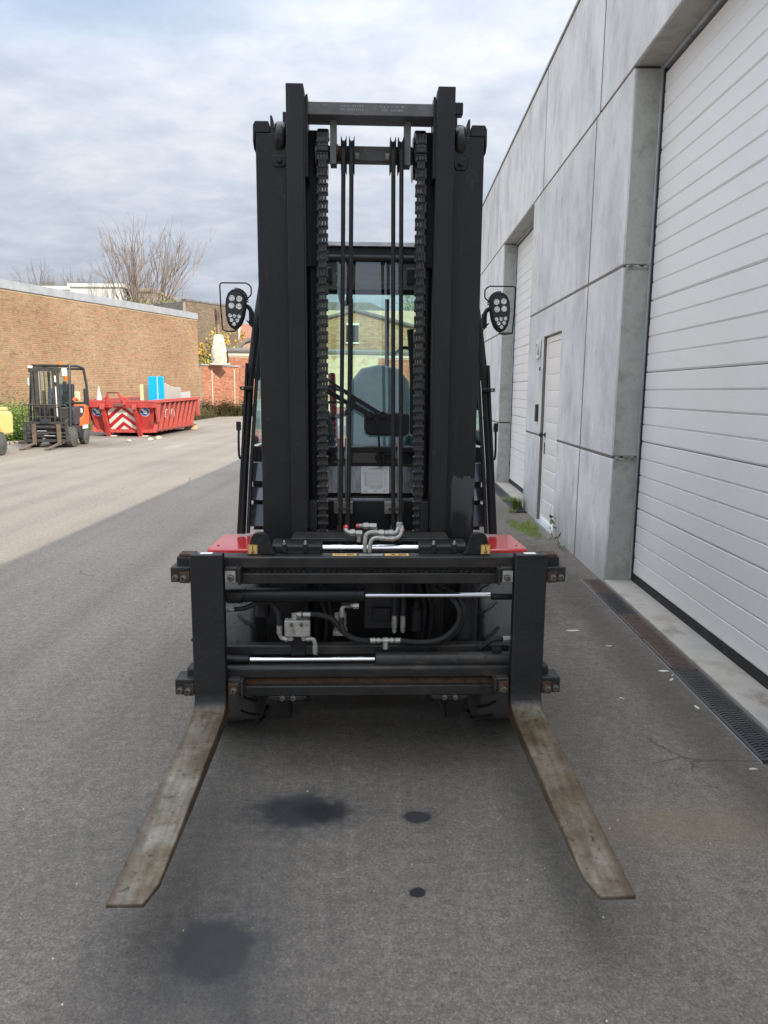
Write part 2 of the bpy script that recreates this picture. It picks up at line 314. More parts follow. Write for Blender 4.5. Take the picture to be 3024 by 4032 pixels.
# ================================================================== ground
def asphalt():
    m = bpy.data.materials.new('asphalt'); m.use_nodes = True; t = m.node_tree; N = t.nodes; L = t.links.new; b = N['Principled BSDF']
    tc = N.new('ShaderNodeTexCoord')
    def nz(scale, detail=6, rough=.6, kind='ShaderNodeTexNoise'):
        n = N.new(kind); n.inputs['Scale'].default_value = scale
        if kind == 'ShaderNodeTexNoise': n.inputs['Detail'].default_value = detail; n.inputs['Roughness'].default_value = rough
        L(tc.outputs['Object'], n.inputs['Vector']); return n
    def mathn(op, a, bb, cc=None, clamp=False):
        n = N.new('ShaderNodeMath'); n.operation = op; n.use_clamp = clamp
        for i, v in enumerate((a, bb, cc)):
            if v is None: continue
            if isinstance(v, (int, float)): n.inputs[i].default_value = v
            else: L(v, n.inputs[i])
        return n.outputs[0]
    def ramp(f, pts):
        r = N.new('ShaderNodeValToRGB'); L(f, r.inputs[0]); e = r.color_ramp.elements
        e[0].position = pts[0][0]; e[0].color = (*pts[0][1], 1); e[1].position = pts[-1][0]; e[1].color = (*pts[-1][1], 1)
        for p, c in pts[1:-1]: q = e.new(p); q.color = (*c, 1)
        return r.outputs[0]
    def mix(f, a, bb, mode='MIX'):
        n = N.new('ShaderNodeMix'); n.data_type = 'RGBA'; n.blend_type = mode
        for i, v in ((0, f), (6, a), (7, bb)):
            if isinstance(v, (int, float)): n.inputs[i].default_value = v
            elif isinstance(v, tuple): n.inputs[i].default_value = (*v, 1)
            else: L(v, n.inputs[i])
        return n.outputs[2]
    base = ramp(nz(.55, 8, .6).outputs['Fac'], [(.3,(.228,.200,.168)),(.5,(.256,.226,.191)),(.7,(.286,.253,.214))])
    # stone grain: fine dark pits and pale chips
    vo = nz(170, kind='ShaderNodeTexVoronoi'); g = nz(95, 5, .85).outputs['Fac']
    grain = ramp(g, [(.30,(.42,.42,.43)),(.44,(.84,.84,.84)),(.56,(1.10,1.10,1.09)),(.70,(1.75,1.72,1.66))])
    col = mix(1.0, base, grain, 'MULTIPLY')
    col = mix(1.0, col, ramp(nz(26, 4, .7).outputs['Fac'], [(.35,(.78,.78,.79)),(.65,(1.14,1.14,1.12))]), 'MULTIPLY')
    for sc_, lo_, hi_ in ((230, .80, 1.22),):      # single stones of the surface course
        vs_ = N.new('ShaderNodeTexVoronoi'); vs_.inputs['Scale'].default_value = sc_; L(tc.outputs['Object'], vs_.inputs['Vector'])
        sp_ = N.new('ShaderNodeSeparateColor'); L(vs_.outputs['Color'], sp_.inputs[0]); q_ = N.new('ShaderNodeMapRange'); L(sp_.outputs[0], q_.inputs[0]); q_.inputs[3].default_value = lo_; q_.inputs[4].default_value = hi_
        col = mix(1.0, col, q_.outputs[0], 'MULTIPLY')
    chips = N.new('ShaderNodeTexVoronoi'); chips.inputs['Scale'].default_value = 48; L(tc.outputs['Object'], chips.inputs['Vector'])
    cm = mathn('LESS_THAN', chips.outputs['Distance'], .13); sel = N.new('ShaderNodeSeparateColor'); L(chips.outputs['Color'], sel.inputs[0])
    cm = mathn('MULTIPLY', cm, mathn('GREATER_THAN', sel.outputs[0], .80)); col = mix(cm, col, (.42,.40,.36))
    # hairline cracks, wandering, only here and there
    dn = N.new('ShaderNodeMix'); dn.data_type = 'VECTOR'; dn.inputs[0].default_value = .12; L(tc.outputs['Object'], dn.inputs[4]); L(nz(2.2, 6, .7).outputs['Color'], dn.inputs[5])
    vc = N.new('ShaderNodeTexVoronoi'); vc.feature = 'DISTANCE_TO_EDGE'; vc.inputs['Scale'].default_value = 1.1; L(dn.outputs[1], vc.inputs['Vector'])
    ck = N.new('ShaderNodeMapRange'); L(vc.outputs['Distance'], ck.inputs[0]); ck.inputs[1].default_value = .002; ck.inputs[2].default_value = .007; ck.inputs[3].default_value = 1; ck.inputs[4].default_value = 0
    cmask = mathn('MULTIPLY', ck.outputs[0], mathn('GREATER_THAN', nz(1.1, 4, .6).outputs['Fac'], .60)); col = mix(mathn('MULTIPLY', cmask, .6), col, (.05,.045,.04))
    # faint long tyre tracks running along the yard
    mpt = N.new('ShaderNodeMapping'); mpt.inputs['Scale'].default_value = (2.2,.05,1); mpt.inputs['Rotation'].default_value = (0,0,R(3)); L(tc.outputs['Object'], mpt.inputs[0])
    nt = N.new('ShaderNodeTexNoise'); nt.inputs['Scale'].default_value = 1.2; nt.inputs['Detail'].default_value = 5; L(mpt.outputs[0], nt.inputs['Vector'])
    col = mix(1.0, col, ramp(nt.outputs['Fac'], [(.36,(.87,.87,.87)),(.5,(1,1,1)),(.64,(1.06,1.06,1.05))]), 'MULTIPLY')
    # oil stains, dirt, and shade painted under forks and machines: ellipses with ragged rims
    sx = N.new('ShaderNodeSeparateXYZ'); L(tc.outputs['Object'], sx.inputs[0])
    wob = nz(6, 6, .65).outputs['Fac']; wob2 = nz(25, 4, .7).outputs['Fac']
    w = mathn('ADD', mathn('MULTIPLY', mathn('SUBTRACT', wob, .5), 1.0), mathn('MULTIPLY', mathn('SUBTRACT', wob2, .5), .95))
    rough = None
    for (x, y, rx, ry, k, soft, c) in STAINS_SHADE:
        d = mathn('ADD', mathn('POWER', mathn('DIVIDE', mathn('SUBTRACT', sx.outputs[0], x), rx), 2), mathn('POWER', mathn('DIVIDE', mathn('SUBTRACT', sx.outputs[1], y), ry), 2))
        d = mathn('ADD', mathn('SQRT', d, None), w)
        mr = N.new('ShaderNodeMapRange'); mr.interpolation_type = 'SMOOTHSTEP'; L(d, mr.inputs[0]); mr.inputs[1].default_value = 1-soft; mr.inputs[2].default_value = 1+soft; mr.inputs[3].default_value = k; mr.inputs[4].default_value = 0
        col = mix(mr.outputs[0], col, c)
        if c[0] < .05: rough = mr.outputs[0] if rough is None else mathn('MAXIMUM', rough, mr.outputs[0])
    # long old trowel seams across the yard
    L(col, b.inputs['Base Color'])
    L(mathn('MULTIPLY_ADD', rough, -.38, .84), b.inputs['Roughness']); b.inputs['Specular IOR Level'].default_value = .4
    bp = N.new('ShaderNodeBump'); bp.inputs['Strength'].default_value = 1.0; bp.inputs['Distance'].default_value = .010
    h = mathn('ADD', g, mathn('MULTIPLY', nz(40, 4, .7).outputs['Fac'], .8)); L(h, bp.inputs['Height']); L(bp.outputs[0], b.inputs['Normal'])
    return m
DK = (.018,.018,.023)
STAINS_SHADE = [(-.60,2.15,.50,.40,.42,.7,(.085,.082,.08)),(.62,2.1,.20,.55,.35,.9,(.085,.088,.085)),(0,3.5,1.1,1.1,.5,.7,(.065,.065,.06)),(-.42,1.55,.34,.36,.5,.8,(.075,.073,.075)),  # starts with soft shade painted under left fork, right fork and truck
          (-.285,2.40,.20,.14,.55,.5,(.06,.06,.065)),(-.285,2.40,.140,.095,.86,.26,(.034,.034,.040)),(-.22,2.40,.085,.050,.9,.45,DK),(.127,2.37,.050,.040,.97,.12,DK),(.127,2.37,.075,.06,.4,.5,(.07,.07,.07)),(.111,1.976,.026,.024,.95,.16,DK),(-.455,1.745,.100,.118,.82,.24,(.030,.030,.036)),(-.455,1.745,.16,.18,.5,.5,(.075,.075,.08)),(-.36,1.60,.05,.12,.35,.6,(.07,.07,.075)),(1.12,2.33,.42,.12,.5,.8,(.27,.20,.12)),
          (1.15,6.0,.7,1.2,.55,.7,(.05,.045,.035)),(.95,5.0,.3,.5,.4,.6,(.05,.045,.045)),(1.45,3.9,.16,2.2,.5,.7,(.05,.045,.04)),(1.3,9.0,.5,2.5,.5,.7,(.05,.05,.04)),
          (-8.6,19.8,1.6,1.3,.5,.8,(.10,.085,.065)),(-8.3,25.4,1.6,3.0,.4,.6,(.10,.09,.075)),(-5.6,19.3,.16,.9,.4,.7,(.36,.34,.30)),(-6.9,18.4,.9,.12,.3,.8,(.33,.31,.28)),]  # dark patch under small forklift, shade painted under container, pale patches
g = MB(); NX, NY = 40, 60
g.quad([(-400,-300,0),(400,-300,0),(400,600,0),(-400,600,0)])
g.build('ground', asphalt(), ang=0, kind='structure')

# ================================================================== warehouse on the right
YAW = R(-.82); XB = 1.684; XD = 1.885
def wm(): 
    def wash(t, b, r, mp, L):
        N = t.nodes
        oi = N.new('ShaderNodeObjectInfo'); mr = N.new('ShaderNodeMapRange'); L(oi.outputs['Random'], mr.inputs[0]); mr.inputs[3].default_value = .93; mr.inputs[4].default_value = 1.05
        mx = N.new('ShaderNodeMix'); mx.data_type = 'RGBA'; mx.blend_type = 'MULTIPLY'; mx.inputs[0].default_value = 1
        L(b.inputs['Base Color'].links[0].from_socket, mx.inputs[6]); L(mr.outputs[0], mx.inputs[7]); L(mx.outputs[2], b.inputs['Base Color'])
    return mat('whitewashed_concrete', [(.54,.54,.535),(.65,.65,.64),(.735,.735,.72)], 2.6, .85, bump=.35, bscale=25, stretch=(1,1,.75), detail=12, pos=(.34,.62),
        extra=chain_x(over((.42,.42,.45), 3.0, .55, .76, (1,1.3,.6)), over((.80,.80,.81), 3.5, .54, .72, (1,1.3,.55)), over((.36,.36,.385), 16, .60, .76, (1,1,.5)), over((.20,.20,.20), 60, .71, .76), basedirt((.24,.225,.20), .10, .30, .55), wash))
M['concrete'] = wm()
M['rawconcrete'] = mat('raw_concrete', [(.30,.305,.27),(.42,.425,.39),(.36,.365,.33)], 5, .85, bump=.3, bscale=60, extra=chain_x(over((.20,.20,.18), 12, .62, .75), over((.50,.50,.47), 3, .6, .8, (1,1,.4))))
M['sill'] = mat('sill_concrete', [(.30,.27,.23),(.42,.39,.34),(.36,.34,.31)], 4, .8, bump=.3, bscale=80, extra=over((.18,.14,.11), 3.5, .60, .72, (1,.5,1)))
M['joint'] = mat('joint_sealant', [(.15,.13,.112),(.20,.175,.15)], 10, .8)
M['door'] = mat('white_door_steel', [(.82,.815,.785),(.87,.86,.83)], 2, .42, bump=.05, bscale=300, rr=.04, extra=over((.66,.65,.62), 3, .60, .85, (1,.4,1)))
M['rubber'] = mat('door_seal', [(.018,.018,.02)], 8, .7)
M['alu'] = mat('galvanised', [(.45,.50,.54),(.58,.62,.65)], 6, .35, .4)
M['coping'] = mat('zinc_coping', [(.34,.36,.38),(.44,.46,.48)], 2, .45, .3)
wh = thing('warehouse', 'grey concrete panel warehouse with white sectional doors along the right side', 'building', (0,0,0), YAW)
WZ = [0, 1.005, 2.433, 3.80, 5.11]
OPEN = [(3.06, 5.647), (9.42, 11.95)]
J = .018
def wpanel(y0, y1, z0, z1, x=XB): 
    g = MB(); xb = x+.20
    ja = .001 if z1 < 4 and y0 in (5.647, 11.95) else J; jb = .001 if z1 < 4 and y1 in (3.06, 9.42) else J
    g.box(x, xb, y0+ja, y1-jb, z0+(.011 if z0 > 0 else -.05), z1-.011); return g.build('wall_panel', M['concrete'], wh, bevel=.006)
# top row continuous, lower three rows broken by the doors
tops = [-14,-10.7,-7.4,-4.1,-.8,1.3,3.92,6.53,8.89,12.76,15.6,18.4,21.2,24,26]
for a, b in zip(tops, tops[1:]): wpanel(a, b, WZ[3], WZ[4])
for segs in ([-14,-10.7,-7.4,-4.1,-.8,1.6,3.06], [11.95,13.1,14.9,16.8,18.4,21.2,24,26]):
    for a, b in zip(segs, segs[1:]):
        for z0, z1 in zip(WZ[:3], WZ[1:4]): wpanel(a, b, z0, z1)
for z0, z1 in zip(WZ[:3], WZ[1:4]): wpanel(5.647, 6.63, z0, z1)
wpanel(6.63, 9.42, WZ[2], WZ[3]); wpanel(6.63, 7.60-.014+J, 0, WZ[1])
# around the small door: y 7.60..8.47, head at z 2.12
g = MB(); y0_, y1_, za, zb = 6.63+J, 9.42, WZ[1]+.011, WZ[2]-.011
g.pyz([(y0_,za),(7.588,za),(7.588,2.125),(8.475,2.125),(8.475,za),(y1_,za),(y1_,zb),(y0_,zb)], XB, XB+.20); g.build('wall_panel', M['concrete'], wh, bevel=.005)
wpanel(8.475-J, 9.42, 0, WZ[1])
# backing (core, joints)
def back(y0, y1, z0, z1): MB().box(XB+.0035, XB+.199, y0, y1, z0, z1).build('joint_backing', M['joint'], wh)
back(-14.02+.02, 3.06-.012, -.05, 3.80); back(5.659, 7.60-.004, -.05, 3.80); back(8.474, 9.41, -.05, 3.80); back(7.60, 8.474, 2.135, 3.8); back(11.962, 26, -.05, 3.80); back(-14, 26, 3.815, 5.10)
# deep rest of the building
hall = MB(); hall.box(2.30, 22, -14, 26, -.05, 5.0); hall.build('hall', M['rawconcrete'], wh)
cop = MB(); cop.box(XB-.012, XB+.32, -14.02, 26.02, 5.112, 5.14); cop.build('roof_coping', M['rawconcrete'], wh, bevel=.003)
MB().box(XB+.2, 2.31, 25.8, 26, -.05, 5.11).build('end_wall', M['concrete'], wh)
def bigdoor(y0, y1, nm=None):
    H_ = 3.80
    # jamb blocks (raw concrete) with a broken joint
    for ya, sd in ((y0, -1), (y1, 1)):
        for z0, z1 in zip(WZ[:3], WZ[1:4]):
            a, b = sorted((ya-sd*.002, ya+sd*.20))
            MB().box(XB+.012, XD+.30, a, b, z0+(.010 if z0 else -.05), z1-.010).build('jamb_block', M['rawconcrete'], wh, bevel=.008)
        a, b = sorted((ya+sd*.012, ya+sd*.19)); MB().box(XB+.03, XD+.28, a, b, 0, H_).build('joint_backing', M['joint'], wh)
        # guide rail and rubber seal
        a, b = sorted((ya-sd*.004, ya-sd*.020)); MB().box(XD-.010, XD+.03, a, b, .04, H_-.02).build('guide_rail', M['alu'], wh, bevel=.002)
        a, b = sorted((ya-sd*.020, ya-sd*.050)); MB().box(XD+.004, XD+.035, a, b, .04, H_-.02).build('door_seal', M['rubber'], wh)
        g = MB()
        for z in [i*.30+.2 for i in range(12)]: a, b = sorted((ya-sd*.05, ya-sd*.056)); g.box(XD+.006, XD+.012, a, b, z, z+.05)
        g.build('seal_clip', M['rubber'], wh)
    MB().box(XB+.012, XD+.30, y0-.0, y1+.0, H_+.002, H_+.20).build('lintel', M['rawconcrete'], wh, bevel=.006)
    MB().box(XD-.008, XD+.04, y0+.004, y1-.004, H_-.03, H_).build('head_rail', M['alu'], wh, bevel=.002)
    # sill slab
    MB().box(XB-.004, XD+.20, y0+.004, y1-.004, -.05, .028).build('door_sill', M['sill'], wh, bevel=.006)
    d = MB().box(XD+.034, XD+.05, y0+.02, y1-.02, .03, H_-.02).build('sectional_door', M['rubber'], wh)
    MB().box(XD+.008, XD+.033, y0+.03, y1-.03, .029, .085).build('bottom_seal', M['rubber'], d)
    # slats: ribs every ~0.125 m, section joints every fourth
    n = 28; z = .085; pitch = (H_-.06-z)/n; g = MB(); x = XD+.010
    prof = [(0,.0),(.006,.0075),(pitch-.014,.0075),(pitch-.007,.0)]
    # one slat profile: flat face with a pressed groove at its lower edge
    P = [(x+.024,.001),(x+.007,.001),(x+.005,.005),(x,.012),(x,pitch-.003),(x+.003,pitch-.001),(x+.024,pitch-.001)]
    g.prism(P, lambda a, zz_: (a, y0+.045, zz_), lambda a, zz_: (a, y1-.045, zz_)); me = g.mesh('slat', M['door'])
    for i in range(n):
        o_ = link('slat', me, d, loc=(rnd.uniform(-.0006,.0006), 0, z+i*pitch+(.004 if i%4 == 0 else 0)))
        if i%4 == 0: o_.scale = (1,1,.972)
    return d
for a, b in OPEN: bigdoor(a, b)
# small personnel door
pd = MB().box(XB+.055, XB+.095, 7.62, 8.455, .05, 2.095).build('door_leaf', M['door'], wh, bevel=.003)
for a, b, c, d_ in ((7.605,7.66,.02,2.11),(8.42,8.468,.02,2.11),(7.66,8.42,2.05,2.11),(7.66,8.42,.02,.055)):
    MB().box(XB+.035, XB+.054, a, b, c, d_).build('door_frame', M['door'], wh, bevel=.003)
g = MB(); P = [(XB+.0545,.001),(XB+.044,.001),(XB+.042,.006),(XB+.040,.014),(XB+.040,.172),(XB+.044,.176),(XB+.0545,.176)]
g.prism(P, lambda a, z: (a, 7.70, z), lambda a, z: (a, 8.38, z)); me = g.mesh('slat', M['door'])
for i in range(11): link('slat', me, pd, loc=(0, 0, .10+i*.177))
for z in (.30, 1.78):
    MB().cyl((XB+.030,7.63,z),(XB+.030,7.63,z+.11),.014,n=10).box(XB+.024, XB+.034, 7.63, 7.68, z+.01, z+.10).build('door_hinge', M['alu'], pd, bevel=.001)
MB().cyl((XB+.055,8.37,1.02),(XB+.01,8.37,1.02),.009,n=8).lathe((XB+.012,8.37,1.02),(-1,0,0),[(0,.02),(.012,.028),(.03,.028),(.04,.018)],16).cyl((XB+.046,8.37,1.02),(XB+.036,8.37,1.02),.03,n=16).build('door_knob', M['rubber'], pd)
MB().box(XB+.034, XB+.0395, 8.355, 8.385, .80, .93).build('lock_plate', M['rubber'], pd)
MB().box(XB-.02, XB+.06, 7.61, 8.46, -.02, .022).build('threshold', M['alu'], wh, bevel=.003)
MB().box(XB-.03, XB-.001, 8.62, 8.70, 1.16, 1.36).build('intercom_box', M['plastic'], wh, bevel=.005)
MB().box(XB-.012, XB-.001, 8.60, 8.63, 1.75, 1.79).build('bell_push', M['plastic'], wh, bevel=.003)
text_21 = None
# broken mortar at the jamb joints
g = MB()
for z in (WZ[1], WZ[2]):
    for i in range(14):
        y = 5.66; x = XB+.02+rnd.random()*.17; g.box(x, x+.03, 5.636, 5.65, z-.012+rnd.uniform(-.01,.004), z+rnd.uniform(-.004,.012))
g.build('broken_mortar', M['rawconcrete'], wh, kind='stuff')

# ---- channel drain in front of the near door: one grate per metre
dr = thing('channel_drain', 'cast iron channel drain along the warehouse door sill', 'drain', (0,0,0), YAW)
M['iron'] = mat('cast_iron', [(.045,.045,.048),(.075,.073,.073)], 10, .6, .2, bump=.3)
M['ironrust'] = mat('rusty_cast_iron', [(.085,.062,.054),(.12,.080,.065),(.07,.058,.054)], 12, .75, bump=.3)
DX0, DX1 = 1.528, 1.672
MB().box(DX0-.006, DX0-.002, 2.79, 5.72, -.02, .005).build('drain_edge', M['coping'], dr)
MB().box(DX0, DX1, 2.79, 5.72, -.06, .001).build('drain_channel', M['dark'], dr)
def grate():
    g = MB()
    g.box(DX0, DX0+.016, 0, .49, .001, .010); g.box(DX1-.014, DX1, 0, .49, .001, .010)
    for y in (0, .484): g.box(DX0+.016, DX1-.014, y, y+.008, .001, .010)
    k = 22
    for i in range(k):
        y = .012+i*.0213
        # wavy bars
        pts = [(DX0+.016+j*(DX1-DX0-.030)/4, y+(.016 if j in (1,) else .010 if j == 2 else .018 if j == 3 else .004 if j == 4 else .0)-0.0, .006) for j in range(5)]
        for p, q in zip(pts, pts[1:]): g.bar(p, q, .011, .007)
    return g
gm = [grate().mesh('grate', M['iron']), grate().mesh('grate', M['ironrust'])]
for i in range(6):
    rusty = i in (2, 3, 5)
    g_ = link('grate', gm[1 if rusty else 0], dr, loc=(0, 2.80+.5*i, rnd.uniform(0,.002)))
    if i == 5: g_.scale = (1,.84,1)
MB().box(DX1+.001, XB-.005, 2.79, 5.72, -.02, .003).build('dirt_strip', M['grime'], dr)
# second drain, in front of the far door
d2 = thing('channel_drain', 'distant grey channel drain in front of the far warehouse door', 'drain', (0,0,0), YAW)
MB().box(DX0, DX1, 9.0, 12.6, -.06, .003).build('drain_channel', M['dark'], d2)
for i in range(7): link('grate', gm[0], d2, loc=(0, 9.05+.5*i, .001))

# ================================================================== left side: long brick wall
def brick_mat(name, cols, mortar=None):
    """colour varies from brick to brick"""
    m = bpy.data.materials.new(name); m.use_nodes = True; t = m.node_tree; N = t.nodes; L = t.links.new; b = N['Principled BSDF']
    ge = N.new('ShaderNodeNewGeometry'); tc = N.new('ShaderNodeTexCoord'); oi = N.new('ShaderNodeObjectInfo')
    ad = N.new('ShaderNodeMath'); ad.operation = 'ADD'; L(ge.outputs['Random Per Island'], ad.inputs[0]); L(oi.outputs['Random'], ad.inputs[1])
    fr = N.new('ShaderNodeMath'); fr.operation = 'FRACT'; L(ad.outputs[0], fr.inputs[0])
    r = N.new('ShaderNodeValToRGB'); r.color_ramp.interpolation = 'LINEAR'; L(fr.outputs[0], r.inputs[0]); e = r.color_ramp.elements
    for i, c in enumerate(cols):
        p = i/(len(cols)-1); q = e[i] if i < 2 else e.new(p); q.position = p; q.color = (*c, 1)
    nz = N.new('ShaderNodeTexNoise'); nz.inputs['Scale'].default_value = .35; nz.inputs['Detail'].default_value = 6; L(tc.outputs['Object'], nz.inputs['Vector'])
    r2 = N.new('ShaderNodeValToRGB'); L(nz.outputs['Fac'], r2.inputs[0]); r2.color_ramp.elements[0].position = .35; r2.color_ramp.elements[0].color = (.85,.78,.72,1); r2.color_ramp.elements[1].position = .65; r2.color_ramp.elements[1].color = (1.1,1.12,1.1,1)
    mx = N.new('ShaderNodeMix'); mx.data_type = 'RGBA'; mx.blend_type = 'MULTIPLY'; mx.inputs[0].default_value = 1; L(r.outputs[0], mx.inputs[6]); L(r2.outputs[0], mx.inputs[7])
    L(mx.outputs[2], b.inputs['Base Color']); b.inputs['Roughness'].default_value = .9; return m
M['brick'] = brick_mat('tan_brick', [(.33,.205,.12),(.28,.19,.11),(.38,.26,.155),(.25,.155,.095),(.34,.25,.15),(.40,.20,.125),(.31,.225,.13)])
M['redbrick'] = brick_mat('red_brick', [(.44,.13,.065),(.36,.12,.07),(.50,.20,.11),(.33,.09,.05),(.46,.26,.18),(.42,.14,.07)])
M['mortar'] = mat('mortar', [(.50,.42,.31),(.60,.51,.38)], 3, .9)
def brickwall(par, name, L_, H_, bw, bh, mb, nsolo=0, solo_from=0, depth=.25, skip=None, jt=.017, th=None):
    """bricks laid along local +x, face towards local -y"""
    MB().box(0, L_, .012, depth, -.1, H_).build('mortar_core' if par else name, M['mortar'], par)
    g = MB(); me = None; solo = []; rows = int(H_/bh)
    for r_ in range(rows):
        z = r_*bh; head = r_%2; w = bw*(.5 if head and th else 1); x = -(bw*.25 if head else 0); k = 0
        while x < L_:
            x0 = max(x, 0); x1 = min(x+w-jt, L_)
            if x1-x0 > .03 and not (skip and skip((x0+x1)/2, z)): solo.append((x0, x1, z, r_))
            x += w; k += 1
    near = sorted(solo, key=lambda q: (q[0]-solo_from)**2*1+(q[2]-1.5)**2*.3)[:nsolo] if nsolo else []
    ns = set(near)
    cache = {}
    for (x0, x1, z, r_) in solo:
        pr = rnd.uniform(0, .006)
        if (x0, x1, z, r_) in ns:
            w = round(x1-x0, 3)
            if w not in cache:
                q = MB(); q.box(0, w, -.002, .012, 0, bh-jt); cache[w] = q.mesh('brick', mb, 0)
            link('brick', cache[w], par, loc=(x0, -pr, z))
        else:
            v = [g.bm.verts.new(p) for p in ((x0,-pr,z),(x1,-pr,z),(x1,-pr,z+bh-jt),(x0,-pr,z+bh-jt),(x0,.012,z),(x1,.012,z),(x1,.012,z+bh-jt),(x0,.012,z+bh-jt))]
            for f in ((0,1,2,3),(3,2,6,7),(1,5,6,2),(0,3,7,4)): g.bm.faces.new([v[i] for i in f])
    bmesh.ops.recalc_face_normals
    me = bpy.data.meshes.new('brickwork'); g.bm.to_mesh(me); g.bm.free(); me.materials.append(mb)
    link('brickwork', me, par, kind='stuff')
p0 = Vector((-16.5, 23.3)); p1 = Vector((-10.18, 40.3)); dv = p1-p0; Lw = dv.length; ang = math.atan2(dv.y, dv.x)
bw_ = thing('brick_wall', 'long tan brick wall with grey coping behind the red container', 'wall', (p0.x, p0.y, 0), ang)
brickwall(bw_, 'w', Lw, 5.25, .235, .0775, M['brick'], nsolo=290, solo_from=5.6, th=True)
nseg = 6
for i in range(nseg):
    a = Lw*i/nseg; b = Lw*(i+1)/nseg; MB().pyz([(-.05,5.24),(-.05,5.56),(.30,5.60),(.30,5.24)], a+.006, b-.006).build('coping', M['coping'], bw_, bevel=.004)
MB().box(0, Lw, .26, .34, 0, 5.2).build('wall_back', M['mortar'], bw_)

# red brick garden wall, lower, at the end of the yard
M['whitepaint'] = mat('flaking_whitewash', [(.40,.37,.28),(.60,.57,.47),(.50,.46,.36)], 3, .95, bump=1, bscale=5, extra=over((.22,.18,.13), 5, .53, .66))
M['pale'] = mat('pale_render', [(.55,.50,.42),(.68,.62,.52)], 2, .9, bump=.3)
rw = thing('red_brick_wall', 'weathered red brick wall at the far end of the yard', 'wall', (-10.30, 41.3, 0), R(58))
brickwall(rw, 'w', 3.0, 2.85, .24, .075, M['redbrick'], 0, th=True)
MB().box(-.05, 3.0, -.06, .30, 2.85, 2.93).build('wall_cap', M['coping'], rw)
for x in (.75, 2.55): MB().box(x, x+.06, -.05, .0-.007, 0, 2.7).build('drain_pipe', M['pale'], rw, bevel=.01)
r2 = thing('red_brick_building', 'low red brick shed with white band under its roof edge', 'building', (-9.35, 44.1, 0), R(8))
brickwall(r2, 'w', 15.5, 3.5, .24, .075, M['redbrick'], 0, th=True)
MB().box(-.02, 15.5, -.03, .3, 3.51, 3.74).build('fascia', M['pale'], r2)
M['slate'] = mat('grey_roof', [(.12,.115,.11),(.20,.19,.175)], 3, .8, bump=.3)
MB().pyz([(-.15,3.745),(3.0,4.05),(3.0,4.15),(-.15,3.87)], -.1, 15.6).build('roof', M['slate'], r2)
g = MB(); g.box(0,.9,-.04,-.01,0,.75); g.box(5,6.2,-.04,-.01,0,.6); g.build('render_patch', M['pale'], r2)
MB().box(4.2,9.0,-.035,-.008,.5,3.6).build('render_patch', mat('yellowed_render', [(.50,.42,.24),(.56,.50,.33),(.42,.26,.15)], 1.5, .9), r2)

# whitewashed chimney stump with a flue pipe
cs_ = thing('chimney_stump', 'white flaking chimney stump with tall rusty flue pipe beside red brick wall', 'chimney', (-9.44, 42.0, 2.98), R(10))
g = MB(); rows = 10; ringz = []
prof = [(.43,.34),(.45,.36),(.44,.35),(.42,.34),(.43,.33),(.40,.33),(.36,.30),(.33,.29),(.30,.26),(.22,.2)]
rg = []
for i, (a, b) in enumerate(prof):
    z = i*.177; ring = []
    for k in range(14):
        w = 2*math.pi*k/14; cx_ = abs(math.cos(w))**.5*math.copysign(1, math.cos(w)); sy_ = abs(math.sin(w))**.5*math.copysign(1, math.sin(w))
        ring.append(g.bm.verts.new((cx_*a*rnd.uniform(.93,1.06), sy_*b*rnd.uniform(.93,1.06), z+rnd.uniform(-.02,.02))))
    rg.append(ring)
for a, b in zip(rg, rg[1:]):
    for k in range(14): g.bm.faces.new((a[k], a[(k+1)%14], b[(k+1)%14], b[k]))
g.bm.faces.new(rg[-1]); g.bm.faces.new(rg[0][::-1]); g.build('stump', M['whitepaint'], cs_, ang=60)
MB().cyl((.02,0,1.4),(-.06,0,3.05),.135,n=18).build('flue_pipe', mat('rusty_flue', [(.20,.13,.09),(.34,.24,.16)], 3, .45, .5, extra=over((.10,.06,.05), 2, .5,.6,(1,1,.5))), cs_)
MB().box(-.50,.62,-.38,.4,-.10,-.005).build('ledge', M['pale'], cs_, bevel=.03)

# dark tall brick building behind the wall's end
M['darkbrick'] = brick_mat('dark_brown_brick', [(.16,.12,.085),(.20,.15,.11),(.13,.10,.075),(.18,.14,.10)])  # darker grey-brown than the other bricks
db = thing('dark_brick_building', 'tall dark brown brick building behind the end of the long wall', 'building', (-12.3, 46, 0), R(58))
brickwall(db, 'w', 4.6, 6.9, .24, .085, M['darkbrick'], 0)
MB().box(-.05,4.65,-.05,.35,6.9,7.0).build('coping', M['slate'], db); MB().box(0,4.6,.26,3,0,6.85).build('rear_wall', M['slate'], db)
# white flat-roofed blocks
def flat(name, lab, x0, x1, y, z0, z1, m, rz=0, extra=None):
    t_ = thing(name, lab, 'building', ((x0+x1)/2, y, 0), rz); w = (x1-x0)/2
    MB().box(-w, w, 0, 6, 0, z1-.25).build('wall', M[m], t_); MB().box(-w-.15, w+.15, -.15, 6.1, z1-.25, z1).build('roof_edge', M[extra or m], t_, bevel=.02); return t_
M['white'] = mat('white_cladding', [(.66,.66,.60),(.76,.76,.70)], 1, .8)
M['tan'] = mat('tan_cladding', [(.34,.29,.20),(.40,.34,.25)], 1, .8)
f1 = flat('white_flat_building', 'long low white block showing just above the brick wall coping', -27.9, -24.6, 60, 0, 9.55, 'white')
MB().box(-1.4,-.2,-.02,.3,9.55,9.9).build('roof_vent', M['slate'], f1)
f2 = flat('white_cube_building', 'taller white cube block behind the brick wall, right of the low one', -24.4, -20.4, 58, 0, 9.5, 'white')
f3 = flat('tan_building', 'brownish flat block behind the bare tree trunk', -20.3, -18.2, 59, 0, 9.3, 'tan')
f4 = flat('cream_building', 'cream strip of wall between bare tree and dark building', -17.9, -12.6, 56, 0, 7.7, 'white')
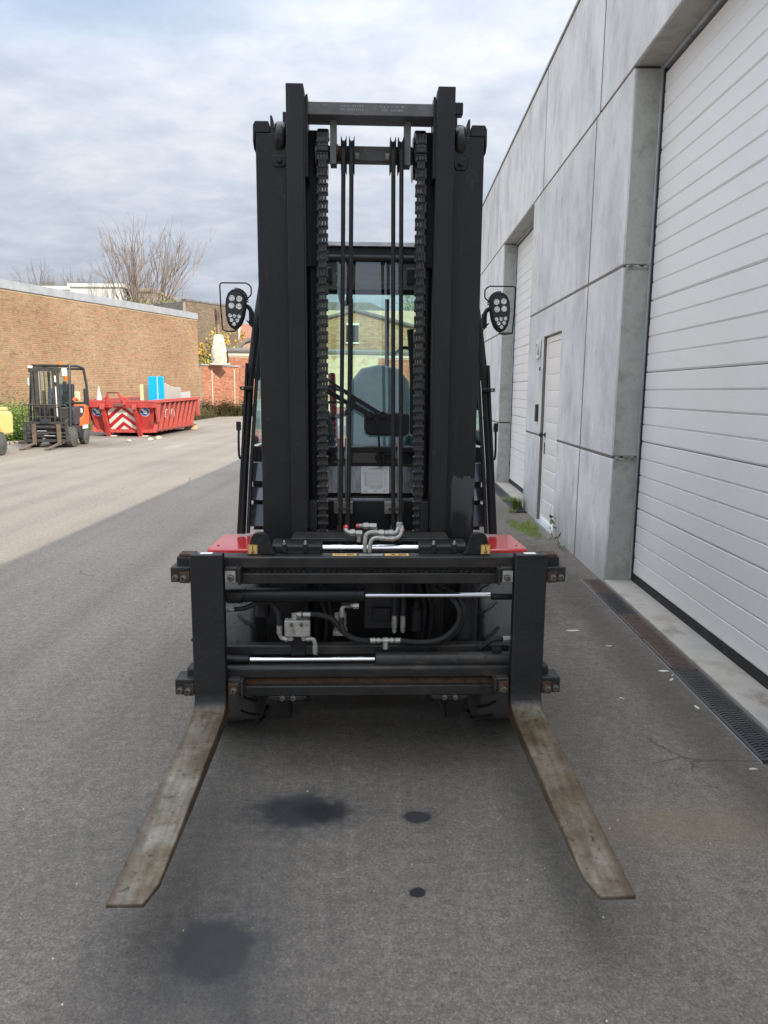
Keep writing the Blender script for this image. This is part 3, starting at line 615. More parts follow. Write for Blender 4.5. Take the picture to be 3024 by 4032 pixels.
# orange roofed house beyond
M['rooftile'] = mat('red_roof_tiles', [(.26,.11,.075),(.34,.15,.10)], 6, .85, bump=.5, bscale=12)
oh = thing('red_roof_house', 'distant house with dull red tiled roof behind the autumn shrubs', 'house', (-13.4, 74, 0), 0)
MB().box(-3,6,0,7,0,5.8).build('wall', M['pale'], oh); MB().pyz([(-.4,5.7),(3.5,8.3),(7.4,5.7)], -3.3, 6.3).build('roof', M['rooftile'], oh)
MB().box(2.6,3.2,1.0,1.6,6.5,8.6).build('roof_chimney', M['pale'], oh)
# leaning white pole
MB().cyl((-10.05,50,4.3),(-9.7,50,6.4),.10,n=8).build('white_pole', M['white'], label='leaning white pole rising from low roof beside autumn shrubs', category='pole')
# small brick shed gable with sloping roof behind
sg = thing('brick_shed', 'small pale brick shed with sloping grey roof over the red wall', 'shed', (-10.15, 47.2, 0), R(5))
MB().pxz([(0,0),(4.6,0),(4.6,5.55),(1.3,4.5),(.9,4.1),(0,4.05)], 0, 3).build('wall', mat('pale_brick', [(.42,.27,.18),(.55,.38,.27)], 30, .9), sg)
MB().pxz([(-.1,4.06),(.9,4.11),(1.3,4.52),(4.7,5.6),(4.7,5.75),(1.2,4.66),(.7,4.30),(-.1,4.25)], -.2, 3.2).build('roof', M['slate'], sg)

# ================================================================== gable house seen through the cab
gh = thing('gable_house', 'yellowish brick house with shallow gable seen through the forklift cab', 'house', (-7.2, 50, 0), R(-1))
sk = lambda x, z: (z > 6.75-.265*abs(x-5.2)) or (4.6 < x < 5.4 and 4.7 < z < 5.9)
M['yelbrick'] = brick_mat('yellow_brick', [(.46,.33,.17),(.40,.26,.13),(.52,.40,.22),(.36,.22,.12),(.48,.30,.17)])
brickwall(gh, 'w', 13.0, 6.8, .26, .085, M['yelbrick'], 0, skip=sk, depth=.012+.001)
MB().pxz([(0,0),(13,0),(13,4.68),(5.2,6.75),(0,5.37)], .014, 8).build('wall', M['mortar'], gh)
MB().pxz([(-.3,5.28),(-.3,5.46),(5.2,6.93),(13.3,4.78),(13.3,4.60),(5.2,6.76)], -.15, 8.2).build('roof', M['slate'], gh)
wf = MB().box(4.6,5.4,-.03,.012,4.72,5.88).build('window', M['plastic'], gh); MB().box(4.55,5.45,-.06,-.031,5.84,5.98).build('lintel', M['white'], wf); MB().box(4.55,5.45,-.08,-.031,4.62,4.72).build('sill', M['white'], wf)
MB().box(4.66,5.34,-.05,-.031,4.78,5.82).build('pane', M['glossblack'], wf)
gb = thing('green_roof_hall', 'larger hall with grey green sloped roof rising behind gable house', 'building', (-9.5, 62, 0), 0)
MB().box(0,9.0,0,10,0,8.0).build('wall', mat('pale_green_wall', [(.42,.50,.30),(.50,.56,.38)], 1, .8), gb)
MB().pxz([(-.4,7.9),(-.4,8.7),(8.2,8.7),(11.6,7.2),(11.6,6.8),(9.0,7.9)], -.3, 10.3).build('roof', M['slate'], gb)
wg = thing('white_gable_house', 'white gable wall to the right of the brick house through the cab', 'house', (1.2, 57, 0), 0)
MB().pxz([(0,0),(6.6,0),(6.6,5.3),(1.6,8.3),(0,6.4)], 0, 6).build('wall', M['white'], wg); MB().pxz([(-.3,6.3),(1.6,8.6),(7.0,5.3),(7.0,5.0),(1.6,8.3)], -.2, 6.2).build('roof', M['slate'], wg)
# ================================================================== kerb and weeds
M['kerb'] = mat('old_kerb', [(.26,.22,.17),(.36,.31,.24)], 5, .9, bump=.3)
kb = thing('kerb', 'low pale kerb stones between the yard and the weed bank on the left', 'kerb', (0,0,0))
kp = [(-16.0,14.3),(-12.6,17.0),(-10.6,18.9),(-9.75,20.1),(-9.9,22.0)]
for (a, b) in zip(kp, kp[1:]):
    n = max(1, int(math.dist(a, b)/1.0))
    for i in range(n):
        p = Vector(a).lerp(Vector(b), i/n+.006); q = Vector(a).lerp(Vector(b), (i+1)/n-.006)
        MB().bar((*p, .035), (*q, .035), .12, .10).build('kerb_stone', M['kerb'], kb, bevel=.01)
soil = MB(); soil.pxy([(-30,10),(-12.7,16.9),(-10.7,18.9),(-9.85,20.1),(-10.0,22.2),(-10.9,24),(-10.6,40),(-30,44)], -.02, .045)
soil.build('soil', mat('weedy_soil', [(.06,.05,.03),(.10,.085,.05),(.07,.09,.03)], 2, .95, bump=.5), kind='structure')
def weeds(name, n, area, h0, h1, m, label, cat, w=.05, kind='stuff', seed=1, dens=None):
    """loose mass of small bent leaves on stalks"""
    r = random.Random(seed); V = []; F = []
    for i in range(n):
        x, y = area(r); hh = (dens(x, y) if dens else 1)
        if hh <= 0: continue
        h = r.uniform(h0, h1)*hh; a = r.uniform(0, 6.28); lean = r.uniform(.1, .5)*h
        bx, by = math.cos(a), math.sin(a); ww = w*r.uniform(.5, 1.3)
        for k in range(4):
            t = r.uniform(.15, 1); px, py, pz = x+bx*lean*t*t, y+by*lean*t*t, h*t
            c = r.uniform(0, 6.28); l = w*r.uniform(1.2, 2.6); dx, dy, dz = math.cos(c)*l, math.sin(c)*l, r.uniform(-.3,.6)*l
            nx, ny = -math.sin(c)*ww, math.cos(c)*ww; i0 = len(V)
            V += [(px,py,pz),(px+dx*.5+nx,py+dy*.5+ny,pz+dz*.8),(px+dx,py+dy,pz+dz*.5),(px+dx*.5-nx,py+dy*.5-ny,pz+dz*.7)]; F.append((i0,i0+1,i0+2,i0+3))
        i0 = len(V); V += [(x-.004,y,0),(x+.004,y,0),(x+bx*lean,y+by*lean,h)]; F.append((i0,i0+1,i0+2))
    me = bpy.data.meshes.new(name); me.from_pydata(V, [], F); me.materials.append(m)
    o = link(name, me); o['kind'] = kind; o['label'] = label; o['category'] = cat; return o
def leafmat(name, cols):
    m = brick_mat(name, cols); t = m.node_tree; b = t.nodes['Principled BSDF']; b.inputs['Roughness'].default_value = .6
    b.inputs['Subsurface Weight'].default_value = 0; return m
M['weed'] = leafmat('weed_leaves', [(.17,.29,.05),(.24,.37,.07),(.11,.20,.035),(.30,.40,.10),(.20,.30,.06)])
M['dryweed'] = leafmat('dry_weeds', [(.14,.13,.05),(.20,.16,.08),(.10,.11,.04),(.16,.10,.06),(.12,.15,.04)])
M['autumn'] = leafmat('autumn_leaves', [(.50,.30,.03),(.38,.26,.03),(.55,.36,.05),(.20,.22,.04),(.42,.22,.02)])
M['shrub'] = leafmat('shrub_leaves', [(.10,.15,.03),(.16,.20,.05),(.08,.12,.03)])
def bank(r):
    while 1:
        y = r.uniform(17.5, 27); x = r.uniform(-15.5, -9.9)
        if x < -9.9-(20.1-y)*.9 if y < 20.1 else x < -10.0-(y-21)*.13*(y > 21): return x, y
bump_ = lambda x, y: .35+.65*min(1, max(0, (-9.9-x)*.5+(y-19)*.12))+.18*math.sin(x*3.1)*math.sin(y*2.3)
weeds('weeds', 16000, bank, .25, 1.05, M['weed'], 'bright green bank of nettles and weeds left of the small forklift', 'weeds', .05, seed=3, dens=bump_)
weeds('weeds', 500, lambda r: (r.uniform(-14.5,-11.2), r.uniform(22,26)), 1.1, 1.7, M['dryweed'], 'tall thin dry stalks above the green weeds', 'weeds', .035, seed=5)
weeds('weeds', 500, lambda r: (r.gauss(-9.55,.22), r.gauss(21.7,.25)), .08, .28, M['weed'], 'small green weed patch between small forklift and container', 'weeds', .045, seed=6)
weeds('weeds', 1500, lambda r: (r.uniform(-10.5,-9.3), r.uniform(35.5,40.5)), .1, .6, M['dryweed'], 'grass and weeds at the corner behind the container', 'weeds', .05, seed=7)
def foot(r):
    t = r.uniform(0, 1); x = -10.1+t*2.3; return x+r.gauss(0,.12), 41.0+t*2.6-r.uniform(.1,.7)
weeds('weeds', 1800, foot, .3, 1.05, M['dryweed'], 'brown dry weeds along the foot of the red brick wall', 'weeds', .06, seed=8, dens=lambda x, y: .5+.6*abs(math.sin(x*3.3)))
weeds('weeds', 900, lambda r: (r.uniform(-8.4,-5.5), r.uniform(42.6,43.6)), .2, .8, M['weed'], 'green weeds along the foot of the low brick shed', 'weeds', .06, seed=9)
def rocks(name, n, cx_, cy_, s, m, lab, seed):
    r = random.Random(seed)
    for i in range(n):
        g = MB(); bmesh.ops.create_icosphere(g.bm, subdivisions=1, radius=r.uniform(.05,.12))
        for v in g.bm.verts: v.co = Vector((v.co.x*r.uniform(.8,1.3), v.co.y*r.uniform(.8,1.2), v.co.z*r.uniform(.5,.8)))
        o = g.build(name, m, ang=0); o.location = (r.gauss(cx_, s), r.gauss(cy_, s), .04)
        o['label'] = lab; o['category'] = 'rubble'; o['group'] = 'pale rubble beside the container'
M['rubble'] = mat('pale_rubble', [(.50,.40,.26),(.62,.52,.38)], 9, .9, bump=.5)
rocks('rubble', 7, -9.45, 21.5, .22, M['rubble'], 'pale sandy lump of rubble lying between small forklift and container', 4)
rocks('rubble', 4, -7.4, 21.2, .55, M['rubble'], 'tiny pale stone lying on the yard in front of the container', 9)

# ================================================================== roll-off container
cr_ = thing('waste_container', 'red open top waste container with red and white chevron board', 'container', (-8.36, 23.1, 0), R(-1.0))
M['cred'] = mat('container_red', [(.40,.035,.033),(.47,.052,.046),(.31,.036,.034)], 2.5, .55, bump=.5, bscale=5, extra=chain_x(over((.34,.20,.16), 9, .58, .75), over((.16,.06,.04), 22, .62, .72)))
M['credworn'] = mat('scraped_red', [(.15,.045,.038),(.22,.07,.06),(.14,.07,.06)], 5, .65, bump=.2, extra=over((.30,.20,.17), 14, .58, .72, (1,.4,1)))
M['cpink'] = mat('faded_red', [(.42,.062,.048),(.48,.090,.070),(.38,.048,.042)], 6, .6, bump=.4, bscale=8, extra=over((.28,.15,.11), 14, .60, .74))
W2, H0, H1, LL, SL = 1.08, .16, 1.12, 4.95, .30
tb_ = .19     # inward taper of the sides at the bottom
# body: open box made of walls
g = MB(); v = lambda x, y, z: (x, y, z)
g.hexa([v(-W2+tb_,SL,H0),v(W2-tb_,SL,H0),v(W2-tb_,SL+.04,H0),v(-W2+tb_,SL+.04,H0),v(-W2,0,H1),v(W2,0,H1),v(W2,.04,H1),v(-W2,.04,H1)]); fw = g.build('front_wall', M['cred'], cr_)
for s in (-1, 1):
    g = MB(); P = [v(s*(W2-tb_),SL+.04,H0),v(s*(W2-tb_),LL,H0),v(s*(W2-tb_-.04),LL,H0),v(s*(W2-tb_-.04),SL+.04,H0),v(s*W2,.045,H1),v(s*W2,LL,H1+.06),v(s*(W2-.04),LL,H1+.06),v(s*(W2-.04),.045,H1)]
    g.hexa(P); g.build('side_wall', M['credworn'], cr_)
    MB().bar((s*(W2+.02),-.02,H1), (s*(W2+.02),LL,H1+.06), .12, .10).build('top_rail', M['cpink'], cr_, bevel=.01)
    MB().bar((s*(W2-tb_+.01),SL,H0), (s*(W2-tb_+.01),LL-.5,H0), .06, .07).build('bottom_rail', M['cpink'], cr_)
    # slanting ribs
    for i in range(9):
        y = .50+i*.52
        if y > LL-.05: y = LL-.05
        zt_ = H1-.06+.06*y/LL
        q = MB(); y0, y1 = y-.05, y+.05
        q.hexa([v(s*(W2-tb_),y0-.20,H0-.03),v(s*(W2-tb_+.13),y0-.20,H0-.03),v(s*(W2-tb_+.13),y1-.20,H0-.03),v(s*(W2-tb_),y1-.20,H0-.03),v(s*W2,y0,zt_),v(s*(W2+.045),y0,zt_),v(s*(W2+.045),y1,zt_),v(s*W2,y1,zt_)]); q.build('rib', M['cpink'], cr_, bevel=.006)
    MB().prism([(0,0),(.40,.0),(.34,-.55),(.22,-.62)], lambda y, z: (s*(W2+.045), y+.02, H1-.05+z), lambda y, z: (s*(W2-.02), y+.02, H1-.05+z)).build('corner_gusset', M['cpink'], cr_)
    MB().box(*sorted((s*.30, s*.46)), .55, LL-.3, .04, .18).build('skid_beam', M['credworn'], cr_)
g = MB(); g.hexa([v(-W2+tb_,LL-.04,H0),v(W2-tb_,LL-.04,H0),v(W2-tb_,LL,H0),v(-W2+tb_,LL,H0),v(-W2,LL-.04,H1+.06),v(W2,LL-.04,H1+.06),v(W2,LL,H1+.06),v(-W2,LL,H1+.06)]); g.build('rear_door', M['credworn'], cr_)
for s in (-1, 1): MB().box(*sorted((s*(W2-.02), s*(W2+.085))), LL-.12, LL+.02, .52, H1+.12).build('rear_post', M['cpink'], cr_, bevel=.01)
MB().box(W2-.28,W2-.0,LL-.34,LL-.06,.0,.14).build('wooden_block', mat('pale_wood', [(.50,.38,.22),(.60,.48,.30)], 8, .8), cr_, bevel=.01)
MB().box(W2-.42,W2-.30,LL-.4,LL-.1,.03,.20).build('rear_roller', M['credworn'], cr_)
MB().box(-W2+.05,W2-.05,SL,LL,H0,H0+.04).build('container_floor', M['credworn'], cr_)
MB().box(-W2-.04,W2+.06,-.09,.06,H1-.20,H1+.03).build('front_rail', M['cred'], cr_, bevel=.012)
MB().box(-W2-.03,W2+.05,-.10,-.0905,H1-.02,H1+.035).build('rail_lip', M['cpink'], cr_)
for x in (-.90,.62): MB().box(x-.025,x+.025,-.115,-.091,H1-.18,H1-.04).build('rail_clip', M['cred'], cr_)
MB().box(-W2+tb_,W2-tb_,SL-.05,SL-.001,H0-.04,H0+.05).build('bottom_frame', M['cpink'], cr_, bevel=.006)
fy = lambda z: SL*(H1-z)/(H1-H0)            # y of the slanting front face at height z
# two tapered uprights ending in feet
for x0 in (-.545, .475):
    g = MB(); a, b = .07, .075
    g.hexa([(x0+.03-a,fy(.0)-.12,0),(x0+.03+a,fy(.0)-.12,0),(x0+.03+a,fy(.0)+.05,0),(x0+.03-a,fy(.0)+.05,0),(x0-.05,-.14,H1-.16),(x0+.05,-.14,H1-.16),(x0+.05,-.0,H1-.16),(x0-.05,-.0,H1-.16)])
    up_ = g.build('upright', M['cred'], cr_, bevel=.008)
    MB().box(x0+.0,x0+.26,fy(0)-.12,fy(0)+.30,.0,.03).build('foot_plate', M['pale'], up_)
    MB().box(x0-.07,x0+.07,-.15,-.10,H1-.26,H1-.10).build('upright_cap', M['cpink'], up_, bevel=.008)
# hook bar on the front rail
g = MB()
for s in (-1, 1): g.hexa([(-.10+s*.28-.03,-.13,H1-.12),(-.10+s*.28+.05,-.13,H1-.12),(-.10+s*.28+.05,-.05,H1-.12),(-.10+s*.28-.03,-.05,H1-.12),(-.19+s*.17-.02,-.12,H1+.27),(-.19+s*.17+.03,-.12,H1+.27),(-.19+s*.17+.03,-.07,H1+.27),(-.19+s*.17-.02,-.07,H1+.27)])
hk = g.build('lifting_frame', M['cred'], cr_, bevel=.006); MB().cyl((-.37,-.095,H1+.265),(.0,-.095,H1+.265),.022,n=10).build('hook_bar', M['rustbar'], hk)
for s in (-1, 1): MB().pxz([(-.16+s*.21,H1+.18),(-.12+s*.44,H1+.03),(-.12+s*.24,H1+.03)], -.09, -.05).build('frame_gusset', M['cred'], hk)
MB().box(-.16,.14,-.13,-.05,H1-.16,H1-.06).build('hook_plate', M['credworn'], hk)
# chevron board between the uprights, following the slant
def onface(x, z, off): return (x, fy(z)-off, z)
PX0, PX1, PZ0, PZ1 = -.44, .40, .20, .93
zz0 = [v_ for v_ in (PZ0, PZ1)]
g = MB(); g.hexa([onface(PX0,PZ0,.022),onface(PX1,PZ0,.022),onface(PX1,PZ0,.004),onface(PX0,PZ0,.004),onface(PX0,PZ1,.022),onface(PX1,PZ1,.022),onface(PX1,PZ1,.004),onface(PX0,PZ1,.004)]); cbd = g.build('chevron_board', mat('reflective_red', [(.55,.02,.03),(.48,.02,.03)], 8, .3), cr_)
def clip(poly, ax, lim, keep):   # Sutherland-Hodgman on one side
    out = []
    for i, p in enumerate(poly):
        q = poly[(i+1)%len(poly)]; a = (p[ax]-lim)*keep >= 0; b = (q[ax]-lim)*keep >= 0
        if a: out.append(p)
        if a != b: t = (lim-p[ax])/(q[ax]-p[ax]); out.append((p[0]+(q[0]-p[0])*t, p[1]+(q[1]-p[1])*t))
    return out
wm_ = mat('reflective_white', [(.72,.70,.64),(.80,.78,.72)], 8, .4)
mid = .01
for k in range(5):
    apex = .345+k*.272
    for s in (-1, 1):
        xe = PX0 if s < 0 else PX1; dx = abs(xe-mid); th_ = .135
        P = [(mid, apex),(xe, apex-dx*.80),(xe, apex-dx*.80-th_),(mid, apex-th_)]
        P = clip(P, 1, PZ0+.03, 1); P = clip(P, 1, PZ1-.015, -1) if len(P) > 2 else P
        if len(P) > 2: MB().prism(P, lambda x, z: onface(x, z, .0255), lambda x, z: onface(x, z, .0225)).build('white_stripe', wm_, cbd)
# round blue arrow signs
bl = mat('sign_blue', [(.02,.10,.42)], 5, .35)
for cx_ in (-.78, .735):
    zc = .80; tmp = []
    disc = [(cx_+.155*math.cos(2*math.pi*i/32), zc+.155*math.sin(2*math.pi*i/32)) for i in range(32)]
    sg_ = MB().prism(disc, lambda x, z: onface(x, z, .012), lambda x, z: onface(x, z, .002)).build('arrow_sign', wm_, cr_)
    d2_ = [(cx_+.138*math.cos(2*math.pi*i/32), zc+.138*math.sin(2*math.pi*i/32)) for i in range(32)]
    MB().prism(d2_, lambda x, z: onface(x, z, .015), lambda x, z: onface(x, z, .0125)).build('blue_disc', bl, sg_)
    ar = [(-.10,.035),(-.025,.035),(-.025,.035),(0,.0)]
    c45 = lambda a, b: (cx_+(a*.7071+b*.7071), zc+(-a*.7071+b*.7071))
    P = [(-.115,.035),(.0,.035),(.0,.085),(.115,.0),(.0,-.085),(.0,-.035),(-.115,-.035)]
    MB().prism([c45(*p) for p in P], lambda x, z: onface(x, z, .0175), lambda x, z: onface(x, z, .0155)).build('white_arrow', wm_, sg_)
# faded lettering along the right side, partly rubbed off
fm = mat('rubbed_lettering', [(.70,.62,.58),(.80,.75,.72)], 12, .8)
for ch_, y in (('D',1.50),('U',1.73),('R',2.10),('A',2.32),('V',2.78),('E',3.35)):
    slope_ = math.atan2(tb_, H1-H0)
    o = text(ch_, .40 if ch_ in 'DURA' else .34, (0,0,0), (0,0,0), fm, cr_, ext=.004)
    o.matrix_local = Matrix.Translation((W2-tb_*(H1-.68)/(H1-H0)+.016, y-.10, .70)) @ Matrix.Rotation(slope_, 4, 'Y') @ Matrix.Rotation(R(90), 4, 'Z') @ Matrix.Rotation(R(90), 4, 'X')
# rubbish standing in the container
def stand(name, lab, cat, cx_, y, w, z0, z1, m, th=.05, poly=None, rz=0):
    g = MB(); p = poly or [(-w/2,0),(w/2,0),(w/2,z1-z0),(-w/2,z1-z0)]
    g.pxz(p, 0, th); o = g.build(name, m, bevel=.004); o.matrix_world = cr_.matrix_basis @ Matrix.Translation((cx_, y, z0)) @ Matrix.Rotation(rz, 4, 'Z')
    o['label'] = lab; o['category'] = cat; return o
bb = stand('blue_board', 'bright blue panel with white centre strip standing in the container', 'board', .60, 1.7, .52, .50, 1.93, mat('cyan_paint', [(.0,.36,.70),(.0,.40,.74)], 4, .5))
MB().box(.040,.062,-.004,-.0005,.0,1.43).build('white_strip', M['white'], bb)
stand('beige_board', 'plain beige board leaning left of the blue panel', 'board', .17, 2.0, .46, .50, 1.66, mat('beige_board', [(.66,.54,.30),(.72,.60,.36)], 3, .7))
wb = stand('white_board', 'large dirty white board with curved top edge right of the blue panel', 'board', .12, 3.4, .9, .30, 1.6, mat('dirty_white_board', [(.36,.35,.31),(.43,.42,.38)], 2, .7, extra=over((.75,.75,.72), 7, .66, .70)), poly=[(-.20,0),(.80,0),(.80,1.27),(.58,1.28),(.40,1.32),(.26,1.42),(.10,1.46),(-.20,1.46)])
stand('white_board', 'small low grey white slab at the far right end of the container', 'board', .85, 4.6, .9, .30, 1.5, mat('grey_slab', [(.45,.46,.46),(.52,.53,.53)], 2, .7), poly=[(.30,0),(1.05,0),(1.05,1.13),(.9,1.12),(.42,1.05),(.30,1.06)]).location.x -= .98
cone_ = MB().cyl((0,0,0),(0,0,.80),.145,.012,n=24).build('white_cone', mat('white_plastic', [(.74,.72,.68)], 3, .6)); cone_.matrix_world = cr_.matrix_basis @ Matrix.Translation((-.80, .35, .78))
cone_['label'] = 'pointed white cone poking up from the left of the container'; cone_['category'] = 'cone'

# ================================================================== small orange and black forklift
sf = thing('small_forklift', 'small orange and black forklift with orange beacon by the weeds', 'forklift', (-8.63, 18.55, 0), R(2.5))
M['orange'] = mat('orange_paint', [(.72,.14,.02),(.66,.12,.02)], 5, .35, coat=.3)
M['frameg'] = mat('mast_grey', [(.035,.034,.033),(.06,.056,.052)], 8, .5, extra=over((.13,.11,.09), 14, .6, .72))
M['warn'] = mat('amber_lens', [(.80,.17,.01)], 5, .3)
M['wht'] = mat('off_white', [(.72,.70,.64),(.78,.76,.70)], 20, .6)
for x in (-.345, .275):
    f = MB(); f.box(x, x+.10, -.06, -.015, .10, .60); f.bar((x+.05,-.06,.115),(x+.05,-.86,.03),.10,.03); f.build('fork', mat('worn_fork', [(.10,.075,.055),(.17,.13,.095)], 10, .6), sf, bevel=.004)
    MB().box(x, x+.10, -.075, -.061, .085, .125).build('fork_heel', M['wht'], sf)
for z0, z1 in ((.50,.57),(.15,.22),(.36,.40),(.27,.31)): MB().box(-.50, .50, -.01, .04, z0, z1).build('carriage_bar', M['frameg'], sf, bevel=.004)
MB().cyl((-.28,.0,.345),(.05,.0,.345),.02,n=10).build('fork_cylinder', M['frameg'], sf); MB().cyl((-.22,-.03,.43),(.02,-.03,.43),.012,n=8).build('fork_rod', M['chrome'], sf); MB().cyl((-.05,-.03,.31),(.23,-.03,.31),.012,n=8).build('fork_rod', M['chrome'], sf)
br = MB()
br.tube([(-.56,-.02,.18),(-.56,-.02,1.03),(-.55,-.02,1.075),(-.51,-.02,1.09),(.50,-.02,1.09),(.54,-.02,1.075),(.55,-.02,1.03),(.55,-.02,.18)], .016, 6, 1)
for z in (.79,.65,.62): br.box(-.56,.55,-.035,-.005,z-.014,z+.014)
for x in (-.40,-.24,-.12,.0,.12,.24,.40): br.box(x-.010,x+.010,-.03,-.01,.65,1.09)
br.box(-.56,-.50,-.03,-.0,.15,.65); br.box(.49,.55,-.03,0,.15,.65)
br.build('load_backrest', M['frameg'], sf)
MB().box(-.12,.10,-.05,-.02,.62,.74).build('valve_cover', M['plastic'], sf, bevel=.004)
for s in (-1, 1):
    for w, x, z1, nm in ((.055,.305,2.04,'outer_mast_rail'),(.05,.235,2.02,'inner_mast_rail'),(.03,.20,1.98,'mast_strip')):
        MB().box(*sorted((s*(x-w/2), s*(x+w/2))), .06+(.0 if x > .3 else .02), .17, .12, z1).build(nm, M['frameg'], sf, bevel=.003)
    MB().box(*sorted((s*.33, s*.39)), .08, .16, 1.90, 2.02).build('mast_roller', M['frameg'], sf, bevel=.01)
MB().box(-.29,.29,.07,.13,1.93,2.03).build('mast_crossbeam', M['frameg'], sf); MB().box(-.29,.29,.09,.15,1.02,1.10).build('mast_crossbeam', M['frameg'], sf); MB().box(-.29,.29,.09,.15,.40,.52).build('mast_crossbeam', M['frameg'], sf)
MB().cyl((-.05,.12,.3),(-.05,.12,1.45),.04,n=14).build('lift_cylinder', M['frameg'], sf); MB().cyl((-.05,.12,1.45),(-.05,.12,1.92),.022,n=12).build('lift_rod', mat('dusty_grey', [(.30,.27,.22)], 9, .5), sf)
for x in (-.10,-.0): MB().cyl((x,.08,.6),(x,.08,1.92),.008,n=6).build('hydraulic_hose', M['hose'], sf)
MB().box(.268,.292,.045,.0595,.80,1.55).build('white_tape', M['wht'], sf); MB().box(-.40,-.37,.05,.055,1.58,1.76).build('white_tape', M['wht'], sf); MB().box(.26,.30,.045,.0596,1.66,1.82).build('white_label', M['wht'], sf)
# overhead guard
og = MB()
for s in (-1, 1):
    og.tube([(s*.50,.30,.52),(s*.50,.36,1.2),(s*.485,.50,2.0),(s*.47,.56,2.07)], .032, 8, 2)
    og.tube([(s*.47,.56,2.07),(s*.47,1.0,2.10),(s*.47,1.52,2.05)], .03, 8, 2)
    og.tube([(s*.47,1.52,2.05),(s*.50,1.60,1.6),(s*.50,1.66,1.02)], .035, 8, 2)
og.box(-.47,.47,.53,.59,2.05,2.10); og.box(-.47,.47,1.49,1.55,2.0,2.06)
for i in range(6): og.box(-.47,.47,.72+i*.13,.745+i*.13,2.075,2.10)
og.build('overhead_guard', M['plastic'], sf, bevel=.004)
MB().box(-.47,.47,.50,.53,2.08,2.112).build('guard_edge', M['frameg'], sf)
MB().cyl((.20,.60,2.10),(.20,.60,2.19),.045,.035,n=14).build('beacon', M['warn'], sf)
MB().box(.30,.42,.44,.50,1.82,2.02).build('work_light', M['wht'], sf, bevel=.01); MB().cyl((.40,.45,1.71),(.40,.45,1.80),.05,.055,n=12).build('turn_signal', M['warn'], sf); MB().box(-.38,-.27,.04,.10,2.00,2.06).build('work_light', M['wht'], sf, bevel=.01)
MB().box(.33,.43,.38,.40,1.40,1.68).build('side_mirror', M['plastic'], sf, bevel=.02)
w_ = MB(); w_.quad([(-.44,.40,1.1),(.44,.40,1.1),(.44,.52,1.98),(-.44,.52,1.98)]); w_.build('windscreen', M['glass'], sf)
# body, seat, counterweight
MB().box(-.46,.46,.30,1.30,.34,.55).build('chassis', M['plastic'], sf, bevel=.02)
MB().box(-.40,.40,.42,.62,.55,1.02).build('dashboard', M['frameg'], sf, bevel=.03)
MB().pyz([(.62,.56),(.62,1.00),(.95,1.04),(1.42,1.04),(1.42,.62),(1.10,.56)], -.48, .48).build('battery_hood', mat('navy_grey_panel', [(.03,.032,.04),(.045,.048,.055)], 3, .3), sf, bevel=.02)
MB().box(-.25,.27,.90,1.30,1.05,1.15).build('seat', M['blackmatte'], sf, bevel=.04); MB().pyz([(1.22,1.12),(1.34,1.12),(1.42,1.62),(1.33,1.64)], -.24, .26).build('seat_backrest', M['blackmatte'], sf, bevel=.04)
MB().cyl((.05,.70,1.30),(.07,.73,1.33),.17,n=20).build('steering_wheel', M['blackmatte'], sf); MB().tube([(.36,.95,1.18),(.38,1.02,1.24),(.42,1.12,1.20)], .035, 8, 3).build('arm_rest', mat('orange_red_pad', [(.75,.12,.04)], 3, .5), sf)
MB().pyz([(1.02,.50),(1.66,.50),(1.72,.85),(1.66,1.05),(1.44,1.08),(1.38,.90),(1.25,.78),(1.02,.72)], -.50, .50).build('counterweight', M['orange'], sf, bevel=.035)
MB().box(-.49,.49,1.0,1.60,.16,.495).build('lower_counterweight', M['blackmatte'], sf, bevel=.04)
MB().pyz([(1.43,1.02),(1.62,1.02),(1.58,1.50),(1.50,1.50)], -.50, -.44).build('rear_panel', M['plastic'], sf); g = MB(); g.pxz([(-.5,1.05),(.5,1.05),(.5,1.50),(.42,1.50),(.42,1.14),(-.42,1.14),(-.42,1.50),(-.5,1.50)], 1.55, 1.60); g.build('rear_frame', M['plastic'], sf, bevel=.01)
MB().box(-.30,.34,1.50,1.54,1.17,1.42).build('gas_bottle_cover', mat('cream_plastic', [(.62,.60,.42)], 4, .5), sf, bevel=.05)
MB().box(.505,.510,1.12,1.52,.43,.53).build('white_label', M['wht'], sf); MB().box(.485,.49,1.10,1.22,.86,.98).build('white_label', M['wht'], sf)
text('16', .13, (.492,1.16,.92), (R(90),0,R(90)), M['wht'], sf, ext=.002, bold=.004)
for s in (-1, 1):
    MB().tube([(s*.42,.10,.62),(s*.42,.38,.70),(s*.42,.66,.60),(s*.42,.72,.35)], .035, 8, 4).build('mudguard', M['frameg'], sf)
    wheel('front_wheel', sf, .27, .20, s*.47, .36, .27, s, n=28); wheel('rear_wheel', sf, .24, .16, s*.42, 1.42, .24, s, n=28)

# ================================================================== yellow machine cut by the frame
yv = thing('yellow_forklift', 'pale yellow forklift rear partly cut off at the left edge', 'forklift', (-9.27, 16.30, 0), R(4))
M['yel'] = mat('cream_yellow_paint', [(.78,.60,.20),(.82,.66,.28)], 3, .4, coat=.2)
MB().pyz([(-.95,.42),(-.40,.42),(-.36,.55),(.36,.55),(.40,.42),(1.0,.42),(1.04,.90),(.90,.97),(-.85,.97),(-.98,.85)], -1.1, .50).build('body', M['yel'], yv, bevel=.05)
MB().box(.503,.506,-.28,-.06,.60,.84).build('white_label', M['wht'], yv)
MB().box(.10,.30,-.955,-.951,.62,.80).build('white_label', M['wht'], yv)
MB().lathe((.34,-.3,.97), Z, [(0,.06),(.06,.08),(.16,.10),(.25,.08),(.30,.02)], 14).build('rusty_cap', M['rustbar'], yv)
MB().box(-1.0,.30,-.85,.9,.18,.42).build('chassis', M['blackmatte'], yv, bevel=.02)
